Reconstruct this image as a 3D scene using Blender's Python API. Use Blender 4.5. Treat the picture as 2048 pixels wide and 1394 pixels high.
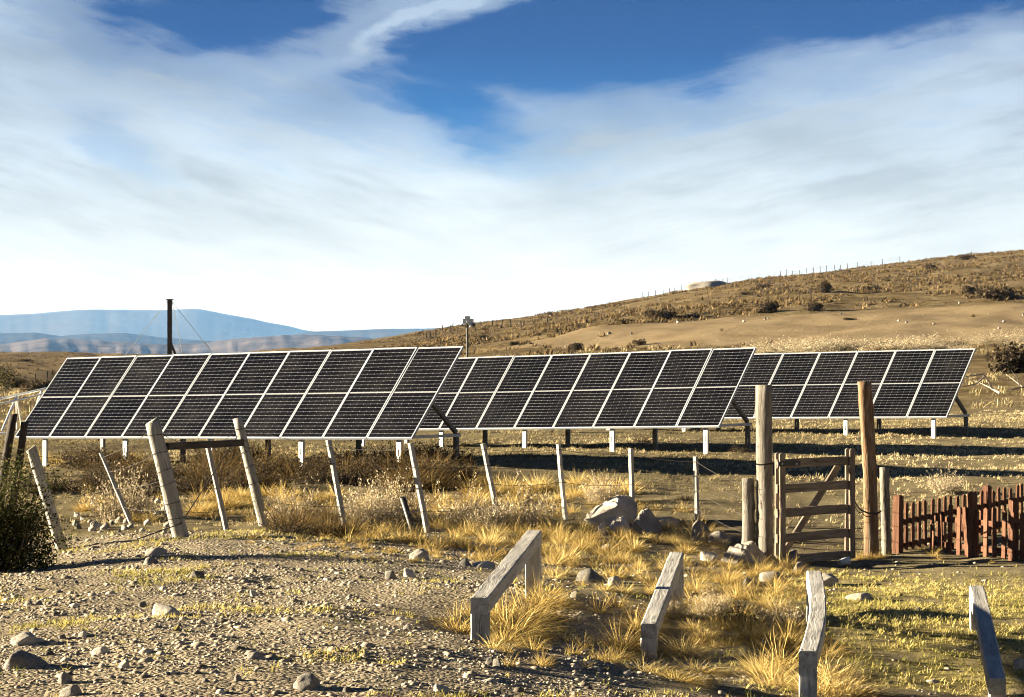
import bpy, math, random
import numpy as np
from mathutils import Vector, Matrix

for o in list(bpy.data.objects):
    bpy.data.objects.remove(o, do_unlink=True)
scene = bpy.context.scene
COL = scene.collection
R = math.radians
rng = np.random.default_rng(11)
random.seed(11)

# ------------------------------------------------------------------ camera
EYE = 2.4            # metres above the datum
FPX, CX, CY = 5000.0, 1024.0, 700.0   # focal length and optical centre measured on the 2048 px photograph
cam_d = bpy.data.cameras.new('camera')
cam_d.sensor_width = 36.0
cam_d.lens = 36.0 * FPX / 2048.0
cam_d.clip_start = 0.5
cam_d.clip_end = 60000.0
cam = bpy.data.objects.new('camera', cam_d)
COL.objects.link(cam)
cam.location = (0, 0, EYE)
cam.rotation_euler = (R(90) + math.atan(3.0 / FPX), 0, 0)
scene.camera = cam

# ------------------------------------------------------------------ light
SUN_EL = R(10.8)
SUN_AZ = R(-82.0)          # compass angle from the view direction, negative = left
EXPOSURE = 2.9
sun_dir = Vector((math.sin(SUN_AZ) * math.cos(SUN_EL), math.cos(SUN_AZ) * math.cos(SUN_EL), math.sin(SUN_EL)))
sun_d = bpy.data.lights.new('sun', 'SUN')
sun_d.energy = 5.0
sun_d.angle = R(0.5)
sun_d.color = (1.0, 0.865, 0.635)
sun = bpy.data.objects.new('sun', sun_d)
COL.objects.link(sun)
sun.location = (-60, 20, 40)
sun.rotation_euler = sun_dir.to_track_quat('Z', 'Y').to_euler()

scene.view_settings.view_transform = 'Standard'
scene.view_settings.look = 'None'
scene.view_settings.gamma = 1.0
scene.view_settings.use_curve_mapping = False
scene.view_settings.exposure = EXPOSURE
scene.cycles.use_denoising = True
scene.cycles.filter_width = 1.05
scene.cycles.max_bounces = 5
scene.cycles.diffuse_bounces = 3
scene.cycles.glossy_bounces = 2
scene.cycles.transmission_bounces = 3
scene.cycles.volume_bounces = 0
scene.cycles.caustics_reflective = False
scene.cycles.caustics_refractive = False


# ------------------------------------------------------------------ node helpers
def nd(nt, t, ins=None, **kw):
    n = nt.nodes.new(t)
    for k, v in kw.items():
        setattr(n, k, v)
    for k, v in (ins or {}).items():
        s = n.inputs[k]
        if isinstance(v, bpy.types.NodeSocket):
            nt.links.new(v, s)
        else:
            s.default_value = v
    return n


def mth(nt, op, a, b=None, c=None, clamp=False):
    n = nd(nt, 'ShaderNodeMath', operation=op, use_clamp=clamp)
    for i, v in enumerate((a, b, c)):
        if v is None:
            continue
        if isinstance(v, bpy.types.NodeSocket):
            nt.links.new(v, n.inputs[i])
        else:
            n.inputs[i].default_value = v
    return n.outputs[0]


def ramp(nt, fac, stops, interp='LINEAR'):
    n = nd(nt, 'ShaderNodeValToRGB')
    n.color_ramp.interpolation = interp
    els = n.color_ramp.elements
    while len(els) < len(stops):
        els.new(0.5)
    for e, (p, c) in zip(els, stops):
        e.position = p
        e.color = (c, c, c, 1) if isinstance(c, (int, float)) else (c[0], c[1], c[2], 1)
    nt.links.new(fac, n.inputs[0])
    return n.outputs[0]


def mixc(nt, fac, a, b, blend='MIX'):
    n = nd(nt, 'ShaderNodeMix', data_type='RGBA', blend_type=blend)
    for i, v in ((0, fac), (6, a), (7, b)):
        if isinstance(v, bpy.types.NodeSocket):
            nt.links.new(v, n.inputs[i])
        elif isinstance(v, (int, float)):
            n.inputs[i].default_value = v
        else:
            n.inputs[i].default_value = (v[0], v[1], v[2], 1)
    return n.outputs[2]


def noise(nt, vec, scale, detail=4, rough=0.55, out=0):
    n = nd(nt, 'ShaderNodeTexNoise', {'Scale': scale, 'Detail': detail, 'Roughness': rough})
    if vec is not None:
        nt.links.new(vec, n.inputs['Vector'])
    return n.outputs[out]


def mapping(nt, vec, scale=(1, 1, 1), loc=(0, 0, 0)):
    n = nd(nt, 'ShaderNodeMapping', {'Scale': scale, 'Location': loc})
    nt.links.new(vec, n.inputs['Vector'])
    return n.outputs[0]


def new_mat(name):
    m = bpy.data.materials.new(name)
    m.use_nodes = True
    nt = m.node_tree
    nt.nodes.clear()
    out = nd(nt, 'ShaderNodeOutputMaterial')
    return m, nt, out


# ------------------------------------------------------------------ sky
def build_world():
    w = bpy.data.worlds.new('World')
    scene.world = w
    w.use_nodes = True
    nt = w.node_tree
    nt.nodes.clear()
    out = nd(nt, 'ShaderNodeOutputWorld')
    tc = nd(nt, 'ShaderNodeTexCoord').outputs['Generated']
    sp = nd(nt, 'ShaderNodeSeparateXYZ')
    nt.links.new(tc, sp.inputs[0])
    az = mth(nt, 'ARCTAN2', sp.outputs[0], sp.outputs[1])
    el = mth(nt, 'ARCSINE', sp.outputs[2])
    X0 = mth(nt, 'MULTIPLY', az, 5.0)
    Y0 = mth(nt, 'MULTIPLY', el, 5.0)
    cmb = nd(nt, 'ShaderNodeCombineXYZ')
    nt.links.new(X0, cmb.inputs[0])
    nt.links.new(Y0, cmb.inputs[1])
    # wind-drawn warp: long in x, short in y
    wv = mapping(nt, cmb.outputs[0], (1.5, 3.6, 1))
    warp = nd(nt, 'ShaderNodeTexNoise', {'Scale': 2.2, 'Detail': 7, 'Roughness': 0.62})
    nt.links.new(wv, warp.inputs['Vector'])
    ws = nd(nt, 'ShaderNodeSeparateColor')
    nt.links.new(warp.outputs['Color'], ws.inputs[0])
    X = mth(nt, 'ADD', X0, mth(nt, 'MULTIPLY', mth(nt, 'SUBTRACT', ws.outputs[0], 0.5), 0.26))
    Y = mth(nt, 'ADD', Y0, mth(nt, 'MULTIPLY', mth(nt, 'SUBTRACT', ws.outputs[1], 0.5), 0.13))

    def blob(cx, cy, rx, ry, rot, power=1.0):
        # soft elliptical clearing, centre and radii in thousandths of a photo pixel
        c, s = math.cos(R(rot)), math.sin(R(rot))
        dx = mth(nt, 'SUBTRACT', X, cx)
        dy = mth(nt, 'SUBTRACT', Y, cy)
        a = mth(nt, 'ADD', mth(nt, 'MULTIPLY', dx, c / rx), mth(nt, 'MULTIPLY', dy, s / rx))
        b = mth(nt, 'ADD', mth(nt, 'MULTIPLY', dx, -s / ry), mth(nt, 'MULTIPLY', dy, c / ry))
        d = mth(nt, 'ADD', mth(nt, 'MULTIPLY', a, a), mth(nt, 'MULTIPLY', b, b))
        g = mth(nt, 'EXPONENT', mth(nt, 'MULTIPLY', d, -0.9))
        return mth(nt, 'MULTIPLY', g, power)

    holes = [blob(0.15, 0.62, 0.54, 0.14, 6, 1.35), blob(-0.12, 0.49, 0.24, 0.085, -24, 0.95),
             blob(-0.56, 0.69, 0.30, 0.115, 4, 1.25), blob(0.74, 0.70, 0.52, 0.095, 7, 1.3),
             blob(0.42, 0.53, 0.30, 0.06, 14, 0.5), blob(-0.80, 0.42, 0.13, 0.07, -25, 0.30)]
    B = holes[0]
    for h in holes[1:]:
        B = mth(nt, 'MAXIMUM', B, h)
    streak = mth(nt, 'MAXIMUM', blob(-0.19, 0.66, 0.20, 0.024, 24, 0.75), blob(-0.02, 0.72, 0.30, 0.03, 14, 0.5))
    B = mth(nt, 'SUBTRACT', B, streak, clamp=True)
    # unseen sky higher up: cirrus thinned and blue darkened to weaken shadow fill
    hi = ramp(nt, noise(nt, mapping(nt, tc, (2.2, 2.2, 5.0)), 1.6, 6, 0.6), [(0.34, 0.55), (0.56, 1.0)])
    up = ramp(nt, mth(nt, 'MULTIPLY', el, 1.0 / 0.6, clamp=True), [(0.23, 0.0), (0.36, 1.0)])
    B = mth(nt, 'ADD', mth(nt, 'MULTIPLY', B, mth(nt, 'SUBTRACT', 1.0, up)), mth(nt, 'MULTIPLY', hi, up))
    # wind-combed fibres: two families of long thin streaks
    def fibre(rot, sx, sy, sc, off):
        mp = nd(nt, 'ShaderNodeMapping', {'Scale': (sx, sy, 1), 'Rotation': (0, 0, R(rot)), 'Location': (off, off * 0.7, 0)})
        wq = nd(nt, 'ShaderNodeCombineXYZ')
        nt.links.new(mth(nt, 'ADD', X0, mth(nt, 'MULTIPLY', mth(nt, 'SUBTRACT', ws.outputs[2], 0.5), 0.10)), wq.inputs[0])
        nt.links.new(mth(nt, 'ADD', Y0, mth(nt, 'MULTIPLY', mth(nt, 'SUBTRACT', ws.outputs[0], 0.5), 0.05)), wq.inputs[1])
        vr = nd(nt, 'ShaderNodeVectorRotate', {'Angle': R(rot)}, rotation_type='Z_AXIS')
        nt.links.new(wq.outputs[0], vr.inputs['Vector'])
        mp.inputs['Rotation'].default_value = (0, 0, 0)
        nt.links.new(vr.outputs[0], mp.inputs['Vector'])
        return noise(nt, mp.outputs[0], sc, 8, 0.66)
    fl = mth(nt, 'ADD', mth(nt, 'MULTIPLY', fibre(20, 1.6, 12.0, 1.7, 0.0), 0.65), mth(nt, 'MULTIPLY', fibre(12, 3.0, 26.0, 1.7, 4.0), 0.35))
    fr = mth(nt, 'ADD', mth(nt, 'MULTIPLY', fibre(-13, 1.6, 12.0, 1.7, 7.0), 0.65), mth(nt, 'MULTIPLY', fibre(-9, 3.0, 26.0, 1.7, 9.0), 0.35))
    side = ramp(nt, mth(nt, 'ADD', mth(nt, 'MULTIPLY', X0, 0.5), 0.5, clamp=True), [(0.36, 0.0), (0.60, 1.0)])
    fine = mth(nt, 'ADD', mth(nt, 'MULTIPLY', fl, mth(nt, 'SUBTRACT', 1.0, side)), mth(nt, 'MULTIPLY', fr, side))
    B = mth(nt, 'ADD', B, mth(nt, 'MULTIPLY', mth(nt, 'SUBTRACT', fine, 0.5), 1.35), clamp=True)
    B = ramp(nt, B, [(0.06, 0.0), (0.40, 0.40), (0.92, 1.0)], 'EASE')
    soft = noise(nt, mapping(nt, cmb.outputs[0], (1.1, 3.0, 1), (3.1, 1.7, 0)), 1.9, 5, 0.55)
    e = mth(nt, 'MULTIPLY', el, 1.0 / 0.6, clamp=True)     # 0..34 degrees
    cloud = ramp(nt, e, [(0.0, (0.95, 0.88, 0.74)), (0.035, (0.91, 0.88, 0.79)), (0.075, (0.77, 0.805, 0.80)), (0.117, (0.62, 0.70, 0.765)),
                         (0.167, (0.50, 0.595, 0.715)), (0.233, (0.41, 0.52, 0.67)), (0.6, (0.30, 0.37, 0.48))])
    clear = ramp(nt, e, [(0.0, (0.86, 0.87, 0.84)), (0.05, (0.62, 0.75, 0.85)), (0.117, (0.13, 0.34, 0.65)),
                         (0.15, (0.012, 0.165, 0.49)), (0.20, (0.002, 0.080, 0.32)), (0.25, (0.003, 0.060, 0.25)), (0.5, (0.008, 0.035, 0.13))])
    tex = mth(nt, 'ADD', mth(nt, 'MULTIPLY', soft, 0.45), mth(nt, 'MULTIPLY', fine, 0.55))
    mod = ramp(nt, tex, [(0.41, 0.77), (0.60, 1.17)])
    fade = ramp(nt, e, [(0.0, 0.12), (0.11, 1.0)])
    cloud2 = mixc(nt, fade, cloud, mixc(nt, 1.0, cloud, mod, 'MULTIPLY'))
    sky = nd(nt, 'ShaderNodeTexSky', sky_type='NISHITA')
    sky.sun_disc = False
    sky.sun_elevation = SUN_EL
    sky.sun_rotation = SUN_AZ
    sky.altitude = 900.0
    sky.air_density = 1.0
    sky.dust_density = 0.4
    # the real atmosphere keeps a share; the polarised blue and the cirrus veil grade it
    col = mixc(nt, B, cloud2, clear)
    k = 2.0 ** (-EXPOSURE) / 0.1
    grade = mixc(nt, 1.0, col, (k, k, k), 'MULTIPLY')
    fin = mixc(nt, 0.003, grade, sky.outputs[0])
    bg = nd(nt, 'ShaderNodeBackground', {'Color': fin, 'Strength': 0.1})
    nt.links.new(bg.outputs[0], out.inputs[0])


build_world()


# ------------------------------------------------------------------ numeric helpers
def smooth(a, b, x):
    t = np.clip((np.asarray(x, float) - a) / (b - a), 0, 1)
    return t * t * (3 - 2 * t)


def vnoise(x, y, seed=0):
    x = np.asarray(x, float)
    y = np.asarray(y, float)
    xi, yi = np.floor(x), np.floor(y)
    fx, fy = x - xi, y - yi
    fx = fx * fx * (3 - 2 * fx)
    fy = fy * fy * (3 - 2 * fy)

    def h(i, j):
        v = np.sin(i * 127.1 + j * 311.7 + seed * 74.7) * 43758.5453
        return v - np.floor(v)
    return (h(xi, yi) * (1 - fx) + h(xi + 1, yi) * fx) * (1 - fy) + (h(xi, yi + 1) * (1 - fx) + h(xi + 1, yi + 1) * fx) * fy


def fbm(x, y, oct=4, seed=0, gain=0.5):
    s, a, t = 0.0, 1.0, 0.0
    for k in range(oct):
        s = s + a * vnoise(x * 2 ** k + 17.3 * k, y * 2 ** k - 9.1 * k, seed + k)
        t += a
        a *= gain
    return s / t


# ------------------------------------------------------------------ the lie of the land (heights relative to the eye)
NEAR = np.array([
    (-3.5, 15, -2.12), (-1, 15, -2.10), (-4, 20, -2.10), (-2, 22, -2.08), (-0.2, 18, -2.10), (0.2, 21.7, -2.08),
    (-4, 28.5, -2.15), (-5.3, 26.5, -2.34), (-6.5, 27, -2.5), (-2, 28.8, -2.14), (-1, 30, -2.20), (-4.6, 24, -2.2),
    (1.0, 20, -2.48), (1.5, 23, -2.42), (2.1, 17.6, -2.50), (2.6, 21, -2.31), (3.5, 18.5, -2.62), (4, 21.5, -2.44),
    (3, 25, -2.37), (5, 25, -2.39), (2.6, 28.0, -2.38), (3.2, 28.3, -2.40), (3.9, 28.6, -2.40), (4.2, 29.8, -2.40), (5, 29, -2.39), (6, 30, -2.36),
    (-6, 31, -2.28), (-3, 31, -2.24), (0, 32, -2.20), (2.5, 32, -2.20), (-4, 33, -2.27), (-8, 36, -2.25),
    (-1.6, 40, -1.93), (-5, 43, -2.03), (-9.3, 46.6, -2.14), (-12, 42, -2.2), (3.9, 46.8, -1.94), (0, 50, -1.98),
    (-3, 55, -2.05), (9.4, 54, -1.95), (5, 58, -1.95), (3, 38, -2.02), (7, 42, -1.97), (12, 50, -1.95), (9, 35, -2.10),
    (-14, 60, -2.1), (0, 65, -1.95), (14, 65, -1.88), (-6, 65, -2.05),
    (-10, 15, -2.4), (-12, 25, -2.5), (10, 15, -2.8), (12, 25, -2.45), (0, 6, -2.4), (-8, 3, -2.4), (8, 3, -2.7),
    (0, -15, -2.5), (-25, 0, -2.4), (25, 0, -2.6), (-28, 40, -2.2), (28, 40, -2.0), (-24, 66, -2.1), (26, 66, -1.9)])


def _tps(r2):
    return 0.5 * r2 * np.log(r2 + 1e-9)


_n = len(NEAR)
_K = _tps(((NEAR[:, None, :2] - NEAR[None, :, :2]) ** 2).sum(-1)) + np.eye(_n) * 0.6
_Pm = np.c_[np.ones(_n), NEAR[:, :2]]
_A = np.block([[_K, _Pm], [_Pm.T, np.zeros((3, 3))]])
_sol = np.linalg.solve(_A, np.r_[NEAR[:, 2], 0, 0, 0])

UN = [-1500, 0, 400, 700, 900, 1100, 1300, 1500, 1700, 2048, 3500]
FARV = {
    -1500: [(50, 905), (75, 836), (100, 797), (140, 762), (220, 734), (300, 720), (400, 712), (450, 712)],
    0: [(50, 910), (75, 836), (100, 795), (140, 757), (220, 730), (300, 715), (400, 708.5), (450, 708.5)],
    400: [(50, 908), (75, 835), (100, 795), (140, 758), (220, 733), (300, 720), (400, 714), (450, 714)],
    700: [(50, 900), (75, 830), (100, 785), (120, 752), (140, 738), (170, 724), (220, 712), (300, 702), (400, 695), (450, 695)],
    900: [(50, 898), (75, 828), (100, 780), (120, 745), (140, 722), (170, 700), (220, 688), (300, 671), (400, 658), (450, 656)],
    1100: [(50, 895), (75, 826), (100, 775), (120, 730), (140, 703), (165, 672), (220, 655), (300, 645), (400, 635), (450, 634)],
    1300: [(50, 894), (75, 825), (100, 770), (120, 720), (135, 700), (155, 652), (162, 644), (220, 628), (300, 612), (400, 598), (450, 596)],
    1500: [(50, 894), (75, 824), (100, 765), (120, 714), (130, 699), (150, 640), (157, 631), (220, 605), (300, 582), (400, 562), (450, 561)],
    1700: [(50, 893), (75, 822), (100, 760), (120, 707), (128, 694), (150, 627), (157, 619), (220, 592), (300, 567), (400, 543), (450, 541)],
    2048: [(50, 890), (75, 815), (90, 775), (100, 745), (120, 698), (125, 691), (150, 614), (158, 604), (220, 570), (300, 535), (400, 504), (450, 500)],
    3500: [(50, 885), (75, 800), (90, 750), (100, 725), (120, 680), (125, 670), (150, 590), (160, 570), (220, 500), (300, 440), (400, 400), (450, 390)]}
LD = np.linspace(math.log(50), math.log(30000), 520)
FARZ = np.zeros((len(UN), len(LD)))
for i, u in enumerate(UN):
    pts = [(math.log(d), -(v - 700) / FPX * d) for d, v in FARV[u]]
    ze = pts[-1][1]
    pts += [(math.log(620), ze * 0.75 - 3.0), (math.log(1000), -18.0), (math.log(2200), -62.0), (math.log(30000), -62.0)]
    FARZ[i] = np.interp(LD, [p[0] for p in pts], [p[1] for p in pts])


def far_z(u, D):
    f = np.clip((np.log(np.maximum(D, 50.0)) - LD[0]) / (LD[1] - LD[0]), 0, len(LD) - 1.001)
    j = f.astype(int)
    fj = f - j
    out = 0
    for off in (-110, -55, 0, 55, 110):
        uu = np.clip(u + off, UN[0], UN[-1])
        i = np.clip(np.searchsorted(UN, uu, side='right') - 1, 0, len(UN) - 2)
        U = np.array(UN, float)
        fi = (uu - U[i]) / (U[i + 1] - U[i])
        a = FARZ[i, j] * (1 - fj) + FARZ[i, j + 1] * fj
        b = FARZ[i + 1, j] * (1 - fj) + FARZ[i + 1, j + 1] * fj
        out = out + a * (1 - fi) + b * fi
    return out / 5


def ground_z(x, y, detail=True):
    """height of the ground above the datum at world x, y (arrays)"""
    x = np.atleast_1d(np.asarray(x, float))
    y = np.atleast_1d(np.asarray(y, float))
    r = np.hypot(x, y)
    az = np.arctan2(x, y)
    xc, yc = np.clip(x, -28, 28), np.clip(y, -18, 68)
    zn = _sol[_n] + _sol[_n + 1] * xc + _sol[_n + 2] * yc
    for k in range(_n):
        zn = zn + _sol[k] * _tps((xc - NEAR[k, 0]) ** 2 + (yc - NEAR[k, 1]) ** 2)
    zn = np.clip(zn, -3.0, -1.6)
    aa = np.abs(az)
    fold = np.where(aa < 0.5, aa, 0.5 * (1 - (aa - 0.5) / (math.pi - 0.5)))
    u = CX + FPX * np.tan(np.sign(az) * fold)
    Dd = np.where(aa < 0.5, np.maximum(y, 0.01), r * math.cos(0.5))
    zf = far_z(u, Dd)
    w = smooth(50, 72, r)
    z = zn * (1 - w) + zf * w
    if detail:
        near = 1 - smooth(60, 110, r)
        z = z + near * ((fbm(x / 3.5, y / 3.5, 3, 3) - 0.5) * 0.11 + (fbm(x / 0.7, y / 0.7, 3, 8) - 0.5) * 0.085)
        hill = smooth(80, 160, r) * (1 - smooth(420, 640, r))
        z = z + hill * ((fbm(x / 26, y / 26, 3, 21) - 0.5) * 1.5 + (fbm(x / 6, y / 6, 3, 31) - 0.5) * 0.95)
    return z + EYE


def P(u, v, D):
    return Vector(((u - CX) / FPX * D, D, EYE - (v - CY) / FPX * D))


_DS = np.exp(np.linspace(math.log(13), math.log(560), 1500))


def ray_ground(u, v):
    """where the sight line through photo pixel (u, v) meets the land"""
    x = (u - CX) / FPX * _DS
    z = EYE - (v - CY) / FPX * _DS
    d = z - ground_z(x, _DS)
    k = np.nonzero(d <= 0)[0]
    if len(k) == 0:
        D = 420.0
    elif k[0] == 0:
        D = _DS[0]
    else:
        i = k[0]
        t = d[i - 1] / (d[i - 1] - d[i])
        D = _DS[i - 1] * (1 - t) + _DS[i] * t
    X = (u - CX) / FPX * D
    return Vector((X, D, float(ground_z(X, D)[0])))


def gz(x, y):
    return float(ground_z(x, y)[0])


# ------------------------------------------------------------------ object helpers
def set_props(o, label=None, cat=None, group=None, kind=None):
    if label:
        o['label'] = label
    if cat:
        o['category'] = cat
    if group:
        o['group'] = group
    if kind:
        o['kind'] = kind
    return o


def mesh_np(name, V, F, mat=None, smooth_shade=False):
    V = np.asarray(V, np.float32)
    me = bpy.data.meshes.new(name)
    if isinstance(F, np.ndarray):
        n, k = F.shape
        me.vertices.add(len(V))
        me.vertices.foreach_set('co', V.ravel())
        me.loops.add(n * k)
        me.loops.foreach_set('vertex_index', F.astype(np.int32).ravel())
        me.polygons.add(n)
        me.polygons.foreach_set('loop_start', np.arange(0, n * k, k, dtype=np.int32))
        me.polygons.foreach_set('loop_total', np.full(n, k, np.int32))
        me.update(calc_edges=True)
    else:
        me.from_pydata(V.tolist(), [], F)
        me.update()
    if smooth_shade:
        me.polygons.foreach_set('use_smooth', np.ones(len(me.polygons), bool))
    if mat:
        me.materials.append(mat)
    return me


def add_attr(me, name, vals):
    vals = np.asarray(vals, np.float32)
    if vals.ndim == 1:
        a = me.attributes.new(name, 'FLOAT', 'POINT')
        a.data.foreach_set('value', vals)
    else:
        a = me.attributes.new(name, 'FLOAT_COLOR', 'POINT')
        a.data.foreach_set('color', np.c_[vals, np.ones(len(vals))].astype(np.float32).ravel() if vals.shape[1] == 3 else vals.ravel())


def link(name, me, parent=None, matrix=None):
    o = bpy.data.objects.new(name, me)
    COL.objects.link(o)
    if parent is not None:
        o.parent = parent
    if matrix is not None:
        o.matrix_basis = matrix
    return o


def empty(name, loc, label, cat, group=None):
    o = bpy.data.objects.new(name, None)
    o.empty_display_size = 0.1
    COL.objects.link(o)
    o.location = loc
    return set_props(o, label, cat, group)


class MB:
    """collects pieces of one part"""
    def __init__(s):
        s.v, s.f = [], []

    def add(s, V, F):
        b = len(s.v)
        s.v += [tuple(p) for p in V]
        s.f += [tuple(i + b for i in f) for f in F]
        return s

    def box(s, lo, hi):
        x0, y0, z0 = lo
        x1, y1, z1 = hi
        return s.add([(x0, y0, z0), (x1, y0, z0), (x1, y1, z0), (x0, y1, z0), (x0, y0, z1), (x1, y0, z1), (x1, y1, z1), (x0, y1, z1)],
                     [(0, 3, 2, 1), (4, 5, 6, 7), (0, 1, 5, 4), (1, 2, 6, 5), (2, 3, 7, 6), (3, 0, 4, 7)])

    def tube(s, pts, rad, n=6, cap=True):
        pts = [Vector(p) for p in pts]
        rad = [rad] * len(pts) if isinstance(rad, (int, float)) else rad
        V, F = [], []
        up = Vector((0.13, 0.31, 0.94))
        for i, p in enumerate(pts):
            t = (pts[min(i + 1, len(pts) - 1)] - pts[max(i - 1, 0)]).normalized()
            a = t.cross(up)
            if a.length < 1e-3:
                a = t.cross(Vector((1, 0, 0)))
            a.normalize()
            b = t.cross(a)
            for k in range(n):
                q = 2 * math.pi * k / n
                V.append(p + a * (math.cos(q) * rad[i]) + b * (math.sin(q) * rad[i]))
        for i in range(len(pts) - 1):
            for k in range(n):
                F.append((i * n + k, i * n + (k + 1) % n, (i + 1) * n + (k + 1) % n, (i + 1) * n + k))
        if cap:
            F.append(tuple(range(n))[::-1])
            F.append(tuple((len(pts) - 1) * n + k for k in range(n)))
        return s.add(V, F)

    def build(s, name, mat, parent=None, matrix=None, smooth_shade=False):
        return link(name, mesh_np(name, np.array(s.v), s.f, mat, smooth_shade), parent, matrix)


def frame_matrix(p0, p1, side=None):
    """object frame whose z runs from p0 to p1 and whose x lies closest to side"""
    p0, p1 = Vector(p0), Vector(p1)
    z = (p1 - p0).normalized()
    x = Vector(side) if side is not None else Vector((1, 0, 0))
    x = (x - z * x.dot(z)).normalized()
    y = z.cross(x)
    m = Matrix(((x.x, y.x, z.x, p0.x), (x.y, y.y, z.y, p0.y), (x.z, y.z, z.z, p0.z), (0, 0, 0, 1)))
    return m


def timber_mesh(name, L, w, d, mat, jit=0.004, rings=12, chamfer=0.12, seed=0, taper=1.0, bow=0.0, round_n=0, top='flat', knots=0.0):
    """a length of wood along local z: sawn (chamfered rectangle) or round"""
    g = np.random.default_rng(seed + 100)
    if round_n:
        ang = np.arange(round_n) * 2 * math.pi / round_n
        prof = np.c_[np.cos(ang) * w / 2, np.sin(ang) * d / 2]
        lump = 1 + 0.07 * np.sin(ang * 2 + seed) + 0.04 * np.sin(ang * 3 + 2 * seed)
        prof = prof * lump[:, None]
    else:
        c = min(w, d) * chamfer
        a, b = w / 2, d / 2
        prof = np.array([(-a + c, -b), (a - c, -b), (a, -b + c), (a, b - c), (a - c, b), (-a + c, b), (-a, b - c), (-a, -b + c)])
    n = len(prof)
    V = []
    ph = g.uniform(0, 6, 4)
    for i in range(rings + 1):
        t = i / rings
        s = 1 + (taper - 1) * t
        ox = bow * math.sin(math.pi * t) + jit * 1.5 * math.sin(4.2 * t + ph[0])
        oy = jit * 1.5 * math.sin(3.7 * t + ph[1])
        for k in range(n):
            j = g.normal(0, jit, 2) * (0.6 if 0 < i < rings else 0.3)
            kn = 1 + knots * math.sin(7 * t + ph[2] + k * 0.9)
            V.append((prof[k, 0] * s * kn + ox + j[0], prof[k, 1] * s * kn + oy + j[1], L * t))
    F = []
    for i in range(rings):
        for k in range(n):
            F.append((i * n + k, i * n + (k + 1) % n, (i + 1) * n + (k + 1) % n, (i + 1) * n + k))
    F.append(tuple(range(n))[::-1])
    b = rings * n
    if top == 'dome':
        b2 = len(V)
        for k in range(n):
            q = V[b + k]
            V.append((q[0] * 0.55, q[1] * 0.55, q[2] + w * 0.16))
        for k in range(n):
            F.append((b + k, b + (k + 1) % n, b2 + (k + 1) % n, b2 + k))
        F.append(tuple(b2 + k for k in range(n)))
    elif top == 'slant':
        for k in range(n):
            q = V[b + k]
            V[b + k] = (q[0], q[1], q[2] + q[0] * 0.35)
        F.append(tuple(b + k for k in range(n)))
    else:
        F.append(tuple(b + k for k in range(n)))
    return mesh_np(name, np.array(V), F, mat, bool(round_n))


def loc_m(parent, M):
    return Matrix.Translation(-parent.location) @ M


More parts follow.
